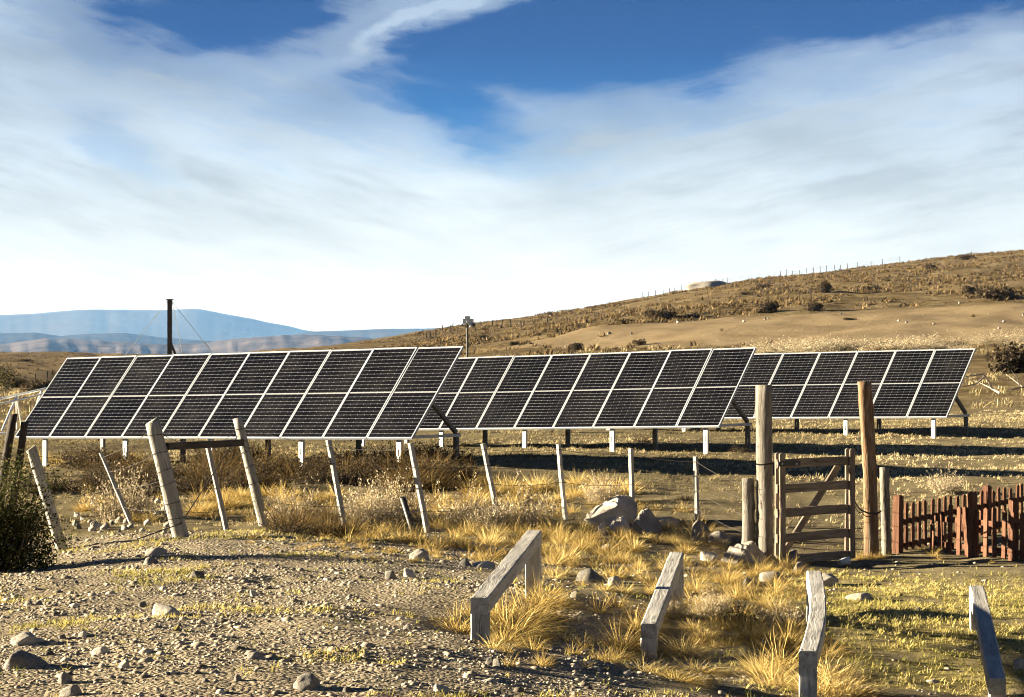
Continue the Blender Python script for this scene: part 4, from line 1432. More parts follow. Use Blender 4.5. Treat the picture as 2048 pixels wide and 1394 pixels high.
def build_gate():
    A = ray_ground(1560, 1130)
    DL = A.y
    DR = DL + 0.72
    root = empty('slatted_gate', A, 'brown weathered gate of five boards and a diagonal, standing ajar', 'gate')

    def pt(u, v):
        f = (u - 1558) / (1700 - 1558)
        return P(u, v, DL + (DR - DL) * f)
    along = (pt(1700, 1000) - pt(1558, 1000))
    along.z = 0
    along.normalize()
    face = Vector((along.y, -along.x, 0))          # towards the viewer
    def board(name, p, q, w, t, off, seed, mat='gate'):
        p, q = Vector(p) + face * off, Vector(q) + face * off
        side = face.cross((q - p).normalized())
        link(name, timber_mesh(name, (q - p).length, w, t, M[mat], 0.0018, 6, 0.10, seed), root, loc_m(root, frame_matrix(p, q, side)))
    # five rails
    for i, (v0, v1) in enumerate(((927.5, 921), (977.5, 969), (1026.5, 1017), (1077, 1065), (1121, 1109))):
        board('rail_board', pt(1553, v0), pt(1703, v1), 0.10, 0.028, 0.0, 20 + i)
    # paired stiles sandwiching the rails
    for u, vt, vb, s in ((1560, 908, 1128, 30), (1700, 899, 1116, 40)):
        for off in (0.034, -0.034):
            p, q = pt(u, vb), pt(u, vt)
            q.x, q.y = p.x, p.y
            w = 0.085
            pp, qq = p + face * off, q + face * off
            link('stile', timber_mesh('stile', (qq - pp).length, w, 0.034, M['gate'], 0.0015, 8, 0.25, s + int(off * 100), 1.0, 0.0, 0, 'dome'), root,
                 loc_m(root, frame_matrix(pp, qq, along)))
    board('diagonal_brace', pt(1572, 1112), pt(1684, 930), 0.085, 0.024, -0.058, 50)
    # strap hinge at the top and a pin at the foot
    p = pt(1548, 928)
    link('strap_hinge', timber_mesh('strap_hinge', 0.36, 0.055, 0.012, M['dark_steel'], 0.0005, 3, 0.1, 1), root,
         loc_m(root, frame_matrix(p + face * 0.058, pt(1592, 926) + face * 0.058, Vector((0, 0, 1)))))
    for du in (1555, 1584):
        c = pt(du, 927) + face * 0.066
        MB().tube([c - root.location, c + face * 0.012 - root.location], 0.012, 8).build('bolt', M['galv'], root)
    return pt


gate_pt = build_gate()
# chain of twisted wire from the gate round the orange post
c0 = gate_pt(1706, 998)
c1 = P(1722, 1020, GP2[1].y - 0.085)
c2 = P(1748, 1028, GP2[1].y - 0.095)
c3 = P(1762, 1022, GP2[1].y - 0.06)
wire('gate_tie', [c0, c1, c2, c3], 'black twisted wire tying the gate to the orange brown post', 0.010, 'wire', 0.01)
wire('gate_tie', [c0 + Vector((0, 0, -0.02)), c1 + Vector((0.01, -0.01, -0.03)), c2 + Vector((0, -0.01, 0.02))], 'second loose loop of black wire hanging by the gate', 0.006, 'wire', 0.05)
wire('hinge_wire', [P(1508, 927, GP1[1].y - 0.1), P(1520, 930, GP1[1].y - 0.11), P(1556, 926, GP1[1].y - 0.06)], 'wire binding the gate hinge round the tall grey post', 0.009, 'wire', 0.0)


# ------------------------------------------------------------------ red picket fence
def picket_mesh(h, w, t, seed):
    g = np.random.default_rng(seed)
    a = w / 2
    s = w * 0.42
    out = [(-a, 0), (a, 0), (a, h - s), (a * 0.35, h - s * 0.12), (-a * 0.35, h - s * 0.12), (-a, h - s)]
    out = [(x + g.normal(0, 0.001), z + g.normal(0, 0.0015)) for x, z in out]
    V = [(x, -t / 2, z) for x, z in out] + [(x, t / 2, z) for x, z in out]
    n = len(out)
    F = [tuple(range(n)), tuple(range(2 * n - 1, n - 1, -1))]
    F += [(i, i + n, (i + 1) % n + n, (i + 1) % n) for i in range(n)]
    return mesh_np('picket', np.array(V), F, M['red'])


PK = [picket_mesh(0.56, 0.062, 0.02, k) for k in range(4)]


def picket_run(A, B, spacing, label, posts, h=0.56, rails=(0.40, 0.12), skip=(), lean=0.0, short=None):
    A, B = Vector(A), Vector(B)
    d = Vector((B.x - A.x, B.y - A.y, 0))
    L = d.length
    d.normalize()
    face = Vector((d.y, -d.x, 0))
    A.z = gz(A.x, A.y)
    root = empty('picket_fence', A, label, 'picket fence', 'red picket fence at the gate')

    def at(s):
        q = A + d * s
        q.z = gz(q.x, q.y)
        return q
    n = int(L / spacing)
    for k in range(n + 1):
        if k in skip:
            continue
        s = k * spacing
        q = at(s) - A + face * 0.026
        Mx = Matrix(((d.x, -face.x, 0, q.x), (d.y, -face.y, 0, q.y), (0, 0, 1, q.z + 0.015), (0, 0, 0, 1))) @ Matrix.Rotation(random.gauss(lean, 0.012), 4, 'Y') @ Matrix.Rotation(random.gauss(0, 0.015), 4, 'X')
        sc = h / 0.56 * (1 + random.gauss(0, 0.015))
        if short and k in short:
            sc *= short[k]
        pk = link('picket', PK[k % 4], root, Mx @ Matrix.Scale(sc, 4, Vector((0, 0, 1))))
    for rz in rails:
        p, q = at(0) + Vector((0, 0, rz * h / 0.56)), at(L) + Vector((0, 0, rz * h / 0.56))
        link('rail', timber_mesh('rail', (q - p).length, 0.065, 0.028, M['red'], 0.001, 6, 0.1, int(rz * 100)), root, Matrix.Translation(-A) @ frame_matrix(p, q, Vector((0, 0, 1))))
    for s, ph, w in posts:
        p = at(s) - Vector((0, 0, 0.15))
        q = p + Vector((0.01, 0, ph + 0.15))
        link('post', timber_mesh('post', (q - p).length, w, w, M['red'], 0.0012, 8, 0.06, int(s * 50) + 9, 1.0, 0.0, 0, 'dome'), root, Matrix.Translation(-A) @ frame_matrix(p, q, d))
    return root


ra = ray_ground(1795, 1106)
rb = P(2150, 1075, ra.y + 3.4)
picket_run(ra, rb, 0.148, 'red brown picket run receding behind, its near post beside the grey stub', [(0.0, 0.67, 0.095), (2.1, 0.62, 0.09)], 0.56, (0.36, 0.08), (0,))
fa, fb = ray_ground(1868, 1102), ray_ground(2062, 1127)
Lf = math.hypot(fb.x - fa.x, fb.y - fa.y)
picket_run(fa, fb + (fb - fa) * 0.25, 0.158, 'sunlit red brown picket run coming forward to the picture edge', [(Lf * 0.40, 0.735, 0.09), (Lf * 0.82, 0.70, 0.088)], 0.56, (0.39, 0.09), (), 0.0, {0: 0.55, 1: 0.78})


# ------------------------------------------------------------------ four timber barriers
def barrier(near, far, wn, sag, label, seed, n_foot=0.45, f_foot=0.5, post_w=None):
    """a squared beam carried on a post at each end; near/far = (u, v of beam top centre, distance)"""
    a, b = P(*near), P(*far)
    g0 = a.copy()
    g0.z = gz(a.x, a.y)
    root = empty('timber_barrier', g0, label, 'barrier', 'low timber barriers beside the path')
    w = wn
    hgt = 0.125
    d = (b - a).normalized()
    p0, p1 = a - Vector((0, 0, hgt / 2)), b - Vector((0, 0, hgt / 2))
    L = (p1 - p0).length
    me = timber_mesh('beam', L, w, hgt, M['beam'], 0.0022, 20, 0.08, seed)
    if sag:
        V = np.zeros(len(me.vertices) * 3, np.float32)
        me.vertices.foreach_get('co', V)
        V = V.reshape(-1, 3)
        t = V[:, 2] / L
        V[:, 0] += sag[0] * np.sin(np.pi * t)
        V[:, 1] += sag[1] * (t ** 3)
        me.vertices.foreach_set('co', V.ravel())
        me.update()
    Mx = frame_matrix(p0, p1, Vector((1, 0, 0)))
    link('beam', me, root, loc_m(root, Mx))
    flat = Vector((d.x, d.y, 0)).normalized()
    side = Vector((flat.y, -flat.x, 0))
    for q, s, ps in ((p0 + d * 0.075, 1, post_w or w), (p1 - d * 0.08, 2, (post_w or w) * 0.98)):
        foot = Vector((q.x, q.y, gz(q.x, q.y) - 0.25))
        tpz = q - Vector((0, 0, hgt / 2 + 0.001))
        if s == 2 and sag:
            tpz.z -= abs(sag[1]) * 0.9
        link('post', timber_mesh('post', (tpz - foot).length, ps, ps * 0.95, M['beam'], 0.002, 8, 0.07, seed + s), root, loc_m(root, frame_matrix(foot, tpz, side)))
    for k in (-1, 1):
        q = a + d * 0.03 + side * 0.04 * k
        MB().tube([q - root.location + Vector((0, 0, -0.002)), q - root.location + Vector((0, 0, 0.004))], 0.006, 6).build('nail', M['wire'], root)


barrier((959, 1194, 18.0), (1069, 1060, 21.7), 0.130, None, 'timber barrier standing farthest from the red fence, thick tussock beneath it', 1)
barrier((1297, 1247, 20.0), (1354, 1104, 23.2), 0.128, None, 'second timber barrier from the gravel, golden grass at its foot', 2)
barrier((1615, 1301, 17.9), (1628, 1142, 21.2), 0.130, (0.055, 0.0), 'bent timber barrier, third from the gravel, in line with the gate', 3)
barrier((1995, 1357, 18.6), (1953, 1170, 21.6), 0.128, None, 'timber barrier closest to the red fence, cut by the picture edge below', 4)


# ------------------------------------------------------------------ stones and boulders
def stone(u, v, w, h, meshes, label, cat='stone', group=None, name='stone', k=0, rz=None, depth=0.8, sink=0.28):
    """a stone whose foot shows at pixel (u, v), w by h pixels large"""
    p = ray_ground(u, v)
    s = p.y / FPX
    sx, sz = w * s / 2, h * s / (2 - 2 * sink)
    rz = rng.uniform(-0.4, 0.4) if rz is None else rz
    sy = max(sx * depth, sz * 0.7)
    o = put(name, meshes[k % len(meshes)], (p.x, p.y + sy * 0.6, p.z + sz * (1 - 2 * sink)), (sx, sy, sz), rz, (0, 0), label, cat, group)
    return o


def hull_boulder(pts, D, label, seed):
    import bmesh
    base = P(sum(p[0] for p in pts) / len(pts), 0, D)
    base.z = gz(base.x, D)
    bm = bmesh.new()
    for u, v, dd in pts:
        bm.verts.new(P(u, v, D + dd) - base)
    r = bmesh.ops.convex_hull(bm, input=bm.verts)
    bmesh.ops.delete(bm, geom=[g for g in r['geom_interior'] + r['geom_unused'] if isinstance(g, bmesh.types.BMVert)], context='VERTS')
    bmesh.ops.bevel(bm, geom=bm.edges[:], offset=0.022, segments=2, profile=0.6, affect='EDGES', clamp_overlap=True)
    bmesh.ops.triangulate(bm, faces=bm.faces[:])
    bmesh.ops.subdivide_edges(bm, edges=[e for e in bm.edges if e.calc_length() > 0.09], cuts=2, use_grid_fill=True)
    bmesh.ops.triangulate(bm, faces=bm.faces[:])
    g = np.random.default_rng(seed)
    for vv in bm.verts:
        c = vv.co
        k = 0.020 * math.sin(c.x * 17 + seed) * math.sin(c.z * 21 + seed * 2) + 0.012 * math.sin(c.x * 41 + c.z * 37 + c.y * 29)
        vv.co = c + c.normalized() * (k + g.normal(0, 0.003))
    bmesh.ops.recalc_face_normals(bm, faces=bm.faces[:])
    me = bpy.data.meshes.new('boulder')
    bm.to_mesh(me)
    bm.free()
    me.materials.append(M['pale_stone'])
    o = link('boulder', me)
    o.location = base
    set_props(o, label, 'boulder')


BD = ray_ground(1225, 1046).y
hull_boulder([(1168, 1040, -.2), (1172, 1026, 0), (1205, 1004, .1), (1238, 990, .2), (1262, 992, .25), (1274, 1008, .2), (1278, 1052, .05), (1230, 1058, -.25), (1234, 1012, -.12),
              (1180, 1045, .5), (1268, 1050, .6), (1248, 992, .5), (1200, 1058, -.25)], BD, 'largest pale angular boulder behind a batten', 1)
hull_boulder([(1250, 1075, -.1), (1286, 1016, 0), (1298, 1016, .1), (1320, 1042, .15), (1324, 1072, 0), (1272, 1045, -.16), (1300, 1074, -.16), (1262, 1075, .35), (1318, 1070, .4), (1294, 1018, .3)],
             BD - 0.75, 'pointed pale boulder leaning against the largest one', 2)
hull_boulder([(1213, 1068, -.1), (1230, 1038, 0), (1247, 1032, .05), (1262, 1048, 0), (1256, 1072, -.1), (1236, 1050, -.16), (1218, 1068, .25), (1258, 1066, .25), (1244, 1034, .2)],
             BD - 1.0, 'small rounded boulder in front of the largest one', 3)
hull_boulder([(1190, 1078, -.05), (1198, 1054, 0), (1208, 1044, .04), (1214, 1062, 0), (1212, 1080, -.06), (1192, 1076, .2), (1213, 1076, .2)],
             BD - 1.2, 'narrow pale rock at the foot of the largest boulder', 4)
stone(1332, 1052, 54, 18, ROUNDP, 'flat pale rock beside the pointed boulder', 'boulder', name='boulder', k=1)
stone(1400, 1080, 42, 40, ROUND, 'brown boulder at the foot of the last batten', 'boulder', name='boulder', k=3)
hull_boulder([(1440, 1122, 0), (1452, 1098, .05), (1476, 1086, .1), (1506, 1084, .1), (1526, 1100, .1), (1534, 1124, .05), (1520, 1136, -.1), (1470, 1130, -.12), (1490, 1104, -.08),
              (1450, 1120, .4), (1525, 1118, .4), (1500, 1086, .35)], ray_ground(1492, 1128).y + 0.1, 'long smooth pale boulder before the short stout gate post', 9)
stone(1440, 1084, 50, 22, ROUND, 'low tan rock between the last batten and the gate', 'boulder', name='boulder', k=0)
stone(1424, 1122, 46, 20, ROUNDP, 'pale flat rock left of the long smooth boulder', 'boulder', name='boulder', k=3)
stone(1585, 1130, 40, 30, ROUNDD, 'dark brown rock lying under the gate', 'boulder', name='boulder', k=0)
stone(1598, 1146, 34, 22, ROUND, 'rounded grey rock just before the gate', 'boulder', name='boulder', k=2)
stone(1652, 1172, 56, 24, ROUNDP, 'pale wedge rock behind the bent barrier', 'boulder', name='boulder', k=0)
stone(1548, 1164, 54, 20, ROUND, 'flat grey rock among grass left of the bent barrier', 'boulder', name='boulder', k=4)
stone(1498, 1172, 36, 16, ROUND, 'small grey rock between the two middle barriers', 'boulder', name='boulder', k=1)
stone(1180, 1164, 62, 26, ROUND, 'broad flat grey stone right of the first barrier', k=0)
stone(1230, 1172, 30, 20, ROUNDP, 'tan egg shaped stone beside the broad flat one', k=1)
stone(1150, 1196, 26, 14, ROUND, 'small pale stone below the broad flat stone', k=2)
stone(44, 1336, 112, 34, ROUND, 'largest half buried grey stone on the gravel at the picture edge', k=1, sink=0.35)
stone(46, 1290, 54, 24, ROUNDP, 'tan stone just behind the largest half buried stone', k=0)
stone(332, 1231, 62, 22, ROUNDP, 'pale domed stone with a grass patch at its foot', k=3)
stone(394, 1157, 30, 15, ROUNDD, 'nearly black stone on the gravel below the crossbar', k=1)
stone(311, 1110, 42, 15, ROUNDP, 'pale flat stone below the thickest post', k=1)
stone(300, 1128, 30, 14, ROUND, 'grey flat stone in front of the pale flat one', k=3)
stone(200, 1308, 38, 15, ROUNDP, 'pale oblong stone to the right of the half buried one', k=2)
stone(610, 1378, 68, 30, ROUND, 'large rounded brown grey stone at the bottom edge, beside green turf', k=2, sink=0.35)
stone(838, 1120, 40, 22, ROUNDP, 'white round stone at the edge of the golden tussocks', k=0)
stone(782, 1158, 25, 17, ROUND, 'dark topped cobble left of a small green tuft', k=4)
stone(819, 1154, 24, 17, ROUNDP, 'pale cobble right of a small green tuft', k=3)
stone(930, 1132, 28, 16, ROUND, 'grey cobble near the far end of the first barrier', k=0)
stone(968, 1136, 42, 14, ROUNDP, 'long pale cobble behind the beam of the first barrier', k=1)
stone(128, 1366, 30, 22, ROUND, 'upright brown stone near the bottom corner', k=3)
stone(140, 1392, 46, 22, ROUNDP, 'pale stone cut by the bottom edge of the picture', k=2)
stone(249, 1336, 22, 17, ROUNDP, 'small pointed pale stone on the gravel', k=0)
stone(510, 1318, 32, 14, ROUNDP, 'flat pale stone at the end of a grass streak', k=1)
stone(884, 1384, 34, 15, ROUNDP, 'smooth tan stone at the bottom edge below the first barrier', k=3)
stone(980, 1330, 26, 16, ROUND, 'grey cobble below the near post of the first barrier', k=2)
stone(996, 1334, 22, 17, ROUND, 'second grey cobble touching the one below the first barrier', k=4)
stone(1425, 1372, 36, 20, ROUNDD, 'dark stone in shade left of the bent barrier foot', k=2)
stone(1530, 1292, 40, 14, ROUND, 'grey stone in the grass left of the bent barrier', k=0)
stone(2040, 1338, 26, 22, ROUNDP, 'pale cobble on turf right of the last barrier', k=1)
stone(1720, 1200, 60, 14, ROUNDP, 'flat pale slab on the turf past the bent barrier', k=2)
stone(1215, 1098, 24, 10, ROUNDP, 'little white cobble among tussocks behind the second barrier', k=0)
taken = []
for k in range(84):
    for _ in range(30):
        u, v = rng.uniform(-20, 1300), rng.uniform(1085, 1392)
        p = ray_ground(u, v)
        if gravel_mask(np.array([p.x]), np.array([p.y]))[0] > 0.4:
            break
    w = rng.lognormal(math.log(10), 0.35) * (0.7 + 0.5 * (v - 1085) / 300)
    stone(u, v, w, w * rng.uniform(0.45, 0.75), [ROUND, ROUNDP, ROUND, ROUNDD][rng.integers(0, 4)], 'cobble lying loose in the gravel', 'stone', 'loose cobbles in the gravel', k=int(rng.integers(0, 5)))
for k in range(60):
    u, v = rng.uniform(150, 345), rng.uniform(1000, 1066)
    w = rng.lognormal(math.log(13), 0.3)
    stone(u, v, w, w * rng.uniform(0.5, 0.8), [ROUND, ROUNDP][rng.integers(0, 2)], 'cobble on the stony bank between the bush and the thickest post', 'stone', 'cobbles of the stony bank', k=int(rng.integers(0, 5)))
for k in range(28):
    u = rng.uniform(1000, 2060)
    v = np.interp(u, [1000, 1300, 2048], [688, 645, 640]) + rng.normal(0, 22)
    w = rng.lognormal(math.log(5.2), 0.3)
    stone(u, v, w, w * 0.6, [ROUNDP, ROUND][rng.integers(0, 2)], 'pale boulder lying on the bare bank of the hill', 'boulder', 'boulders on the bare bank', 'boulder', k=int(rng.integers(0, 4)))
# rock outcrop on the skyline
p = ray_ground(1520, 572)
put('rock_outcrop', ROUNDP[1], (p.x, 398, gz(p.x, 398) - 0.6), (5.2, 3.6, 1.75), 0.3, (0, 0), 'grey rock outcrop standing on the hill skyline', 'rock')

# ------------------------------------------------------------------ tussocks
def tuss(u, v, size, meshes, label, group, sx=1.0, rz=None):
    p = ray_ground(u, v)
    s = size * rng.uniform(0.9, 1.1)
    put('grass_tussock', meshes[int(rng.integers(0, len(meshes)))], (p.x, p.y, p.z), (s * sx, s * sx, s), rng.uniform(-0.7, 0.7) if rz is None else rz, (0, 0),
        label, 'grass tussock', group)


hero = [(925, 1262, 1.0, HAIR), (948, 1232, 0.7, HAIR), (1030, 1262, 1.15, HAIR), (1062, 1235, 1.1, HAIR), (1088, 1206, 0.95, HAIR), (1010, 1284, 0.8, HAIR),
        (988, 1296, 0.62, TUSS), (1000, 1238, 0.9, HAIR)]
L1 = ['long golden tussock hugging the outer side of the first barrier near post', 'golden tuft behind the near post of the first barrier', 'big shaggy tussock under the middle of the first barrier',
      'shaggy tussock under the far half of the first barrier', 'golden tussock at the foot of the far post of the first barrier', 'shaded tussock just right of the first barrier near post',
      'small bright tuft in front of the first barrier near post', 'tussock tucked under the beam of the first barrier']
for (u, v, s, ms), lb in zip(hero, L1):
    tuss(u, v, s, ms, lb, 'tussocks round the first barrier')
L2 = ['golden tussock left of the second barrier near post', 'tussock against the left flank of the second barrier beam', 'wide flattened tussock before the second barrier near post', 'flattened tussock right of the second barrier near post',
      'low tuft left before the second barrier near post', 'tussock right of the second barrier beam', 'smallest tuft farthest left of the second barrier', 'flattened tussock between second and bent barrier, near the second']
for (u, v, s, w), lb in zip(((1252, 1296, 0.8, 1.0), (1278, 1258, 0.7, 1.0), (1322, 1350, 0.42, 1.7), (1358, 1362, 0.45, 1.8), (1290, 1345, 0.40, 1.6), (1376, 1305, 0.6, 1.4), (1240, 1318, 0.5, 1.0), (1400, 1345, 0.5, 1.6)), L2):
    tuss(u, v, s, HAIR, lb, 'tussocks round the second barrier', w)
L3 = ['brown gold tussock left of the bent barrier foot', 'tussock leaning on the left flank of the bent barrier', 'tussock at the bottom edge left of the bent barrier', 'tussock right of the bent barrier foot',
      'tussock at the bottom edge right of the bent barrier', 'tussock against the right flank of the bent barrier', 'tussock one step left of the bent barrier tussocks', 'low tussock directly beside the bent barrier near post']
for (u, v, s), lb in zip(((1570, 1330, 1.05), (1585, 1290, 0.9), (1555, 1372, 1.0), (1660, 1352, 0.95), (1690, 1388, 1.0), (1652, 1310, 0.8), (1530, 1345, 0.8), (1640, 1385, 0.9)), L3):
    tuss(u, v, s, HAIR, lb, 'tussocks round the bent barrier')


def field_of(n, u0, u1, v0, v1, size, meshes, label, group, keep=None, sx=1.0):
    for _ in range(n):
        for _t in range(20):
            u, v = rng.uniform(u0, u1), rng.uniform(v0, v1)
            if keep is None or keep(u, v):
                break
        tuss(u, v, size * rng.uniform(0.65, 1.25), meshes, label, group, sx)


field_of(26, 690, 1180, 1052, 1098, 0.85, TUSS, 'golden tussock growing along the line of pale battens', 'tussocks along the battens')
field_of(28, 1085, 1420, 1066, 1140, 0.8, TUSS, 'golden tussock between the boulders and the second barrier', 'tussocks below the boulders')
field_of(16, 1100, 1330, 1120, 1190, 0.6, TUSS, 'golden tussock between the first and second barriers', 'tussocks between first and second barrier')
field_of(24, 1380, 1600, 1150, 1300, 0.75, TUSS, 'golden tussock between the second and bent barriers', 'tussocks between the middle barriers')
field_of(16, 1080, 1260, 960, 1010, 1.0, TUSS, 'golden tussock in the field behind the boulders', 'tussocks behind the boulders')
field_of(26, 880, 1110, 965, 1030, 1.1, TUSS, 'bright golden tussock below the end of the nearest array', 'tussocks below the array end')
field_of(28, 390, 680, 985, 1045, 0.95, TUSS, 'pale golden tussock beside the crossbar posts', 'tussocks by the crossbar posts')
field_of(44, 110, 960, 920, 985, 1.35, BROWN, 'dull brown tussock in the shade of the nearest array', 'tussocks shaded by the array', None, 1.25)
field_of(10, 75, 165, 915, 932, 1.0, TUSS, 'bright golden tussock under the far end of the nearest array', 'tussocks under the array')
field_of(8, 200, 330, 915, 945, 0.9, TUSS, 'golden tussock before the second post of the nearest array', 'tussocks before the array posts')
field_of(12, 120, 330, 985, 1050, 0.8, TUSS, 'golden tussock on the bank behind the leaning battens', 'tussocks on the bank')
field_of(16, 560, 690, 1045, 1075, 0.9, BROWN, 'brown tussock at the edge of the gravel beside the slim post', 'tussocks edging the gravel')
field_of(12, 1430, 1560, 1095, 1145, 0.5, TUSS, 'low golden tuft among the rocks before the gate', 'tufts among the gate rocks')
field_of(8, 690, 900, 1098, 1125, 0.42, TUSS, 'low golden tuft creeping onto the gravel', 'tufts creeping onto gravel')
def tussock_mass(name, areas, mat, label, seed):
    """the smaller tussocks that merge into one cover"""
    Vs, Fs, Ts, nv = [], [], [], 0
    for k, (n, u0, u1, v0, v1, size) in enumerate(areas):
        for j in range(n):
            p = ray_ground(rng.uniform(u0, u1), rng.uniform(v0, v1))
            sz = size * rng.uniform(0.6, 1.3)
            V, F, t = blades(95, 0.10, 0.27, 0.25, 0.7, (0.28, 0.0), 0.0075, 3, seed + k * 1000 + j, droop=0.4)
            Vs.append(V * sz + np.array(p))
            Fs.append(F + nv)
            Ts.append(np.clip(t * 0.75 + rng.uniform(0, 0.3), 0, 1))
            nv += len(V)
    me = mesh_np(name, np.concatenate(Vs), np.concatenate(Fs), mat)
    add_attr(me, 'tone', np.concatenate(Ts))
    set_props(link(name, me), kind='stuff', label=label, cat='grass')


tussock_mass('bunch_grass', [(70, 690, 1420, 1055, 1130, 0.75), (60, 1090, 1600, 1110, 1260, 0.65), (50, 380, 1120, 985, 1050, 0.85), (30, 1060, 1420, 1000, 1060, 0.7),
                             (40, 1420, 1600, 1130, 1300, 0.6), (14, 1780, 2048, 1096, 1130, 0.35), (25, 480, 900, 1075, 1110, 0.35), (16, 1000, 1250, 1290, 1340, 0.45), (12, 1712, 1765, 1113, 1119, 0.35)],
             M['gold_grass'], 'low golden bunch grass filling the gaps between the larger tussocks', 7000)
for u, v, s in ((600, 915, 0.9), (530, 912, 1.0), (745, 945, 0.8), (760, 925, 1.1)):
    tuss(u, v, s, TUSS, 'lone golden tussock standing before the shaded posts of the array', 'lone tussocks before the array')

# shrubs
def shrub(u, v, wpx, meshes, ref_w, label, cat='shrub', name='shrub', group=None, hs=1.0):
    p = ray_ground(u, v)
    s = wpx * p.y / FPX / ref_w
    put(name, meshes[int(rng.integers(0, len(meshes)))], (p.x, p.y, p.z - 0.02), (s, s, s * hs), rng.uniform(0, 6), (0, 0), label, cat, group)


for u, v, w, lb in ((735, 1046, 100, 'pale grey bushy shrub between the first battens'), (790, 1040, 110, 'pale grey bushy shrub behind the black pipe'),
                    (930, 1052, 100, 'pale grey bushy shrub between the pipe and the next batten'), (1050, 1055, 110, 'pale grey bushy shrub left of the boulders'),
                    (985, 1060, 80, 'pale grey bushy shrub at the foot of the array end batten'), (240, 1040, 120, 'pale shrub behind the steep thin batten'),
                    (590, 1052, 100, 'pale shrub beside the slim crossbar post'), (1205, 1003, 70, 'silver grey shrub behind the largest boulder'),
                    (1345, 1232, 60, 'grey twiggy shrub hugging the second barrier'), (1425, 1228, 70, 'bleached twiggy shrub between the middle barriers'),
                    (1560, 1248, 70, 'pale dry shrub left of the bent barrier'), (1890, 985, 60, 'silver grey shrub in the field behind the red fence')):
    shrub(u, v, w * 1.1, GREY, 1.0, lb, hs=1.5)
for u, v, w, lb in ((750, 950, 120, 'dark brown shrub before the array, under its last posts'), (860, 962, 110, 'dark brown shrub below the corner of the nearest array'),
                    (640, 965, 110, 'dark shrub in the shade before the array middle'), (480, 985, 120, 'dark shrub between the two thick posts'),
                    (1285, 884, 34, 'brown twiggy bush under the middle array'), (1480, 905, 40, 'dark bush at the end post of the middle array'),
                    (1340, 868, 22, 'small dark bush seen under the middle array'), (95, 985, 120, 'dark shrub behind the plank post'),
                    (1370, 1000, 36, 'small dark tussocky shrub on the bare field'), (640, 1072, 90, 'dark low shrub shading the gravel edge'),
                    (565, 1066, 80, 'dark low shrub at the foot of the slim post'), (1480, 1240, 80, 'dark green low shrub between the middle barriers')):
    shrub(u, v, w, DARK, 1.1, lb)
for k in range(40):  # dark shrubs, some added to stand in for shade in this belt
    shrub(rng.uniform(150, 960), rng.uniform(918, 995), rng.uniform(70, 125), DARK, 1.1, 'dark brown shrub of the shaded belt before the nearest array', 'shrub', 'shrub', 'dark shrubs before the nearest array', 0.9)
hill_b = [(1317, 638, 66, 0.8), (1535, 624, 56, 0.95), (1628, 620, 56, 0.7), (1650, 584, 44, 1.1), (1985, 600, 100, 0.7), (1940, 588, 34, 1.3), (2022, 745, 130, 1.0),
          (1100, 633, 16, 1.5), (1155, 699, 30, 1.2), (1276, 691, 30, 1.0), (1740, 582, 40, 0.7), (1780, 693, 50, 0.6), (1384, 636, 40, 0.5),
          (1030, 690, 26, 0.8), (960, 678, 36, 0.6), (1525, 577, 30, 0.8), (1490, 590, 26, 0.7), (1860, 538, 40, 0.6), (1700, 640, 30, 0.5),
          (1935, 519, 56, 0.5), (75, 782, 90, 0.6), (30, 775, 60, 0.7), (48, 722, 26, 0.4), (860, 700, 40, 0.4)]
names_b = ['long dark bush above the bare bank, over the middle array', 'round dark bush at the top of the bare bank', 'wide brown bush right of the round one on the bank top',
           'dark bush halfway up the hill below the skyline', 'largest dark bush high on the hill near the picture edge', 'grey bush touching the largest hill bush',
           'big dark bush on the slope right of the farthest array', 'tiny bush alone on the skyline above the lamp mast slope', 'bush in the eroded gully above the middle array',
           'pair of small green bushes on the bare slope', 'low bush on the open hill under the skyline', 'dark bush at the foot of the bank behind the farthest array',
           'flat bush right of the long dark bush', 'dark hollow bush on the slope near the lamp mast', 'low spreading bush right of the lamp mast', 'small bush below the rock outcrop',
           'smaller bush left of the one below the outcrop', 'flat bush high on the hill, middle of the right slope', 'flat bush at the lip of the bank', 'bush breaking the skyline at the hill top',
           'dark thicket on the plain behind the white rack', 'dark thicket beside the tall bush top', 'small bush far out on the plain', 'low bush on the slope behind the nearest array']
for (u, v, w, hs), lb in zip(hill_b, names_b):
    p = ray_ground(u, v)
    s = w * p.y / FPX
    put('bush', BUSH[int(rng.integers(0, 4))], (p.x, p.y, p.z - 0.05 * s), (s, s, s * hs), rng.uniform(-0.5, 0.5), (0, 0), lb, 'bush')
for k in range(40):
    u = rng.uniform(1500, 2080)
    p = ray_ground(u, rng.uniform(690, 712) - (u - 1500) * 0.012)
    s = rng.uniform(0.7, 1.5)
    put('bush', GREY[k % 3], (p.x, p.y, p.z - 0.05), (s * 1.6, s * 1.6, s * 0.9), rng.uniform(0, 6), (0, 0), 'grey mounded shrub in the strip at the foot of the bank', 'bush', 'shrubs at the foot of the bank')


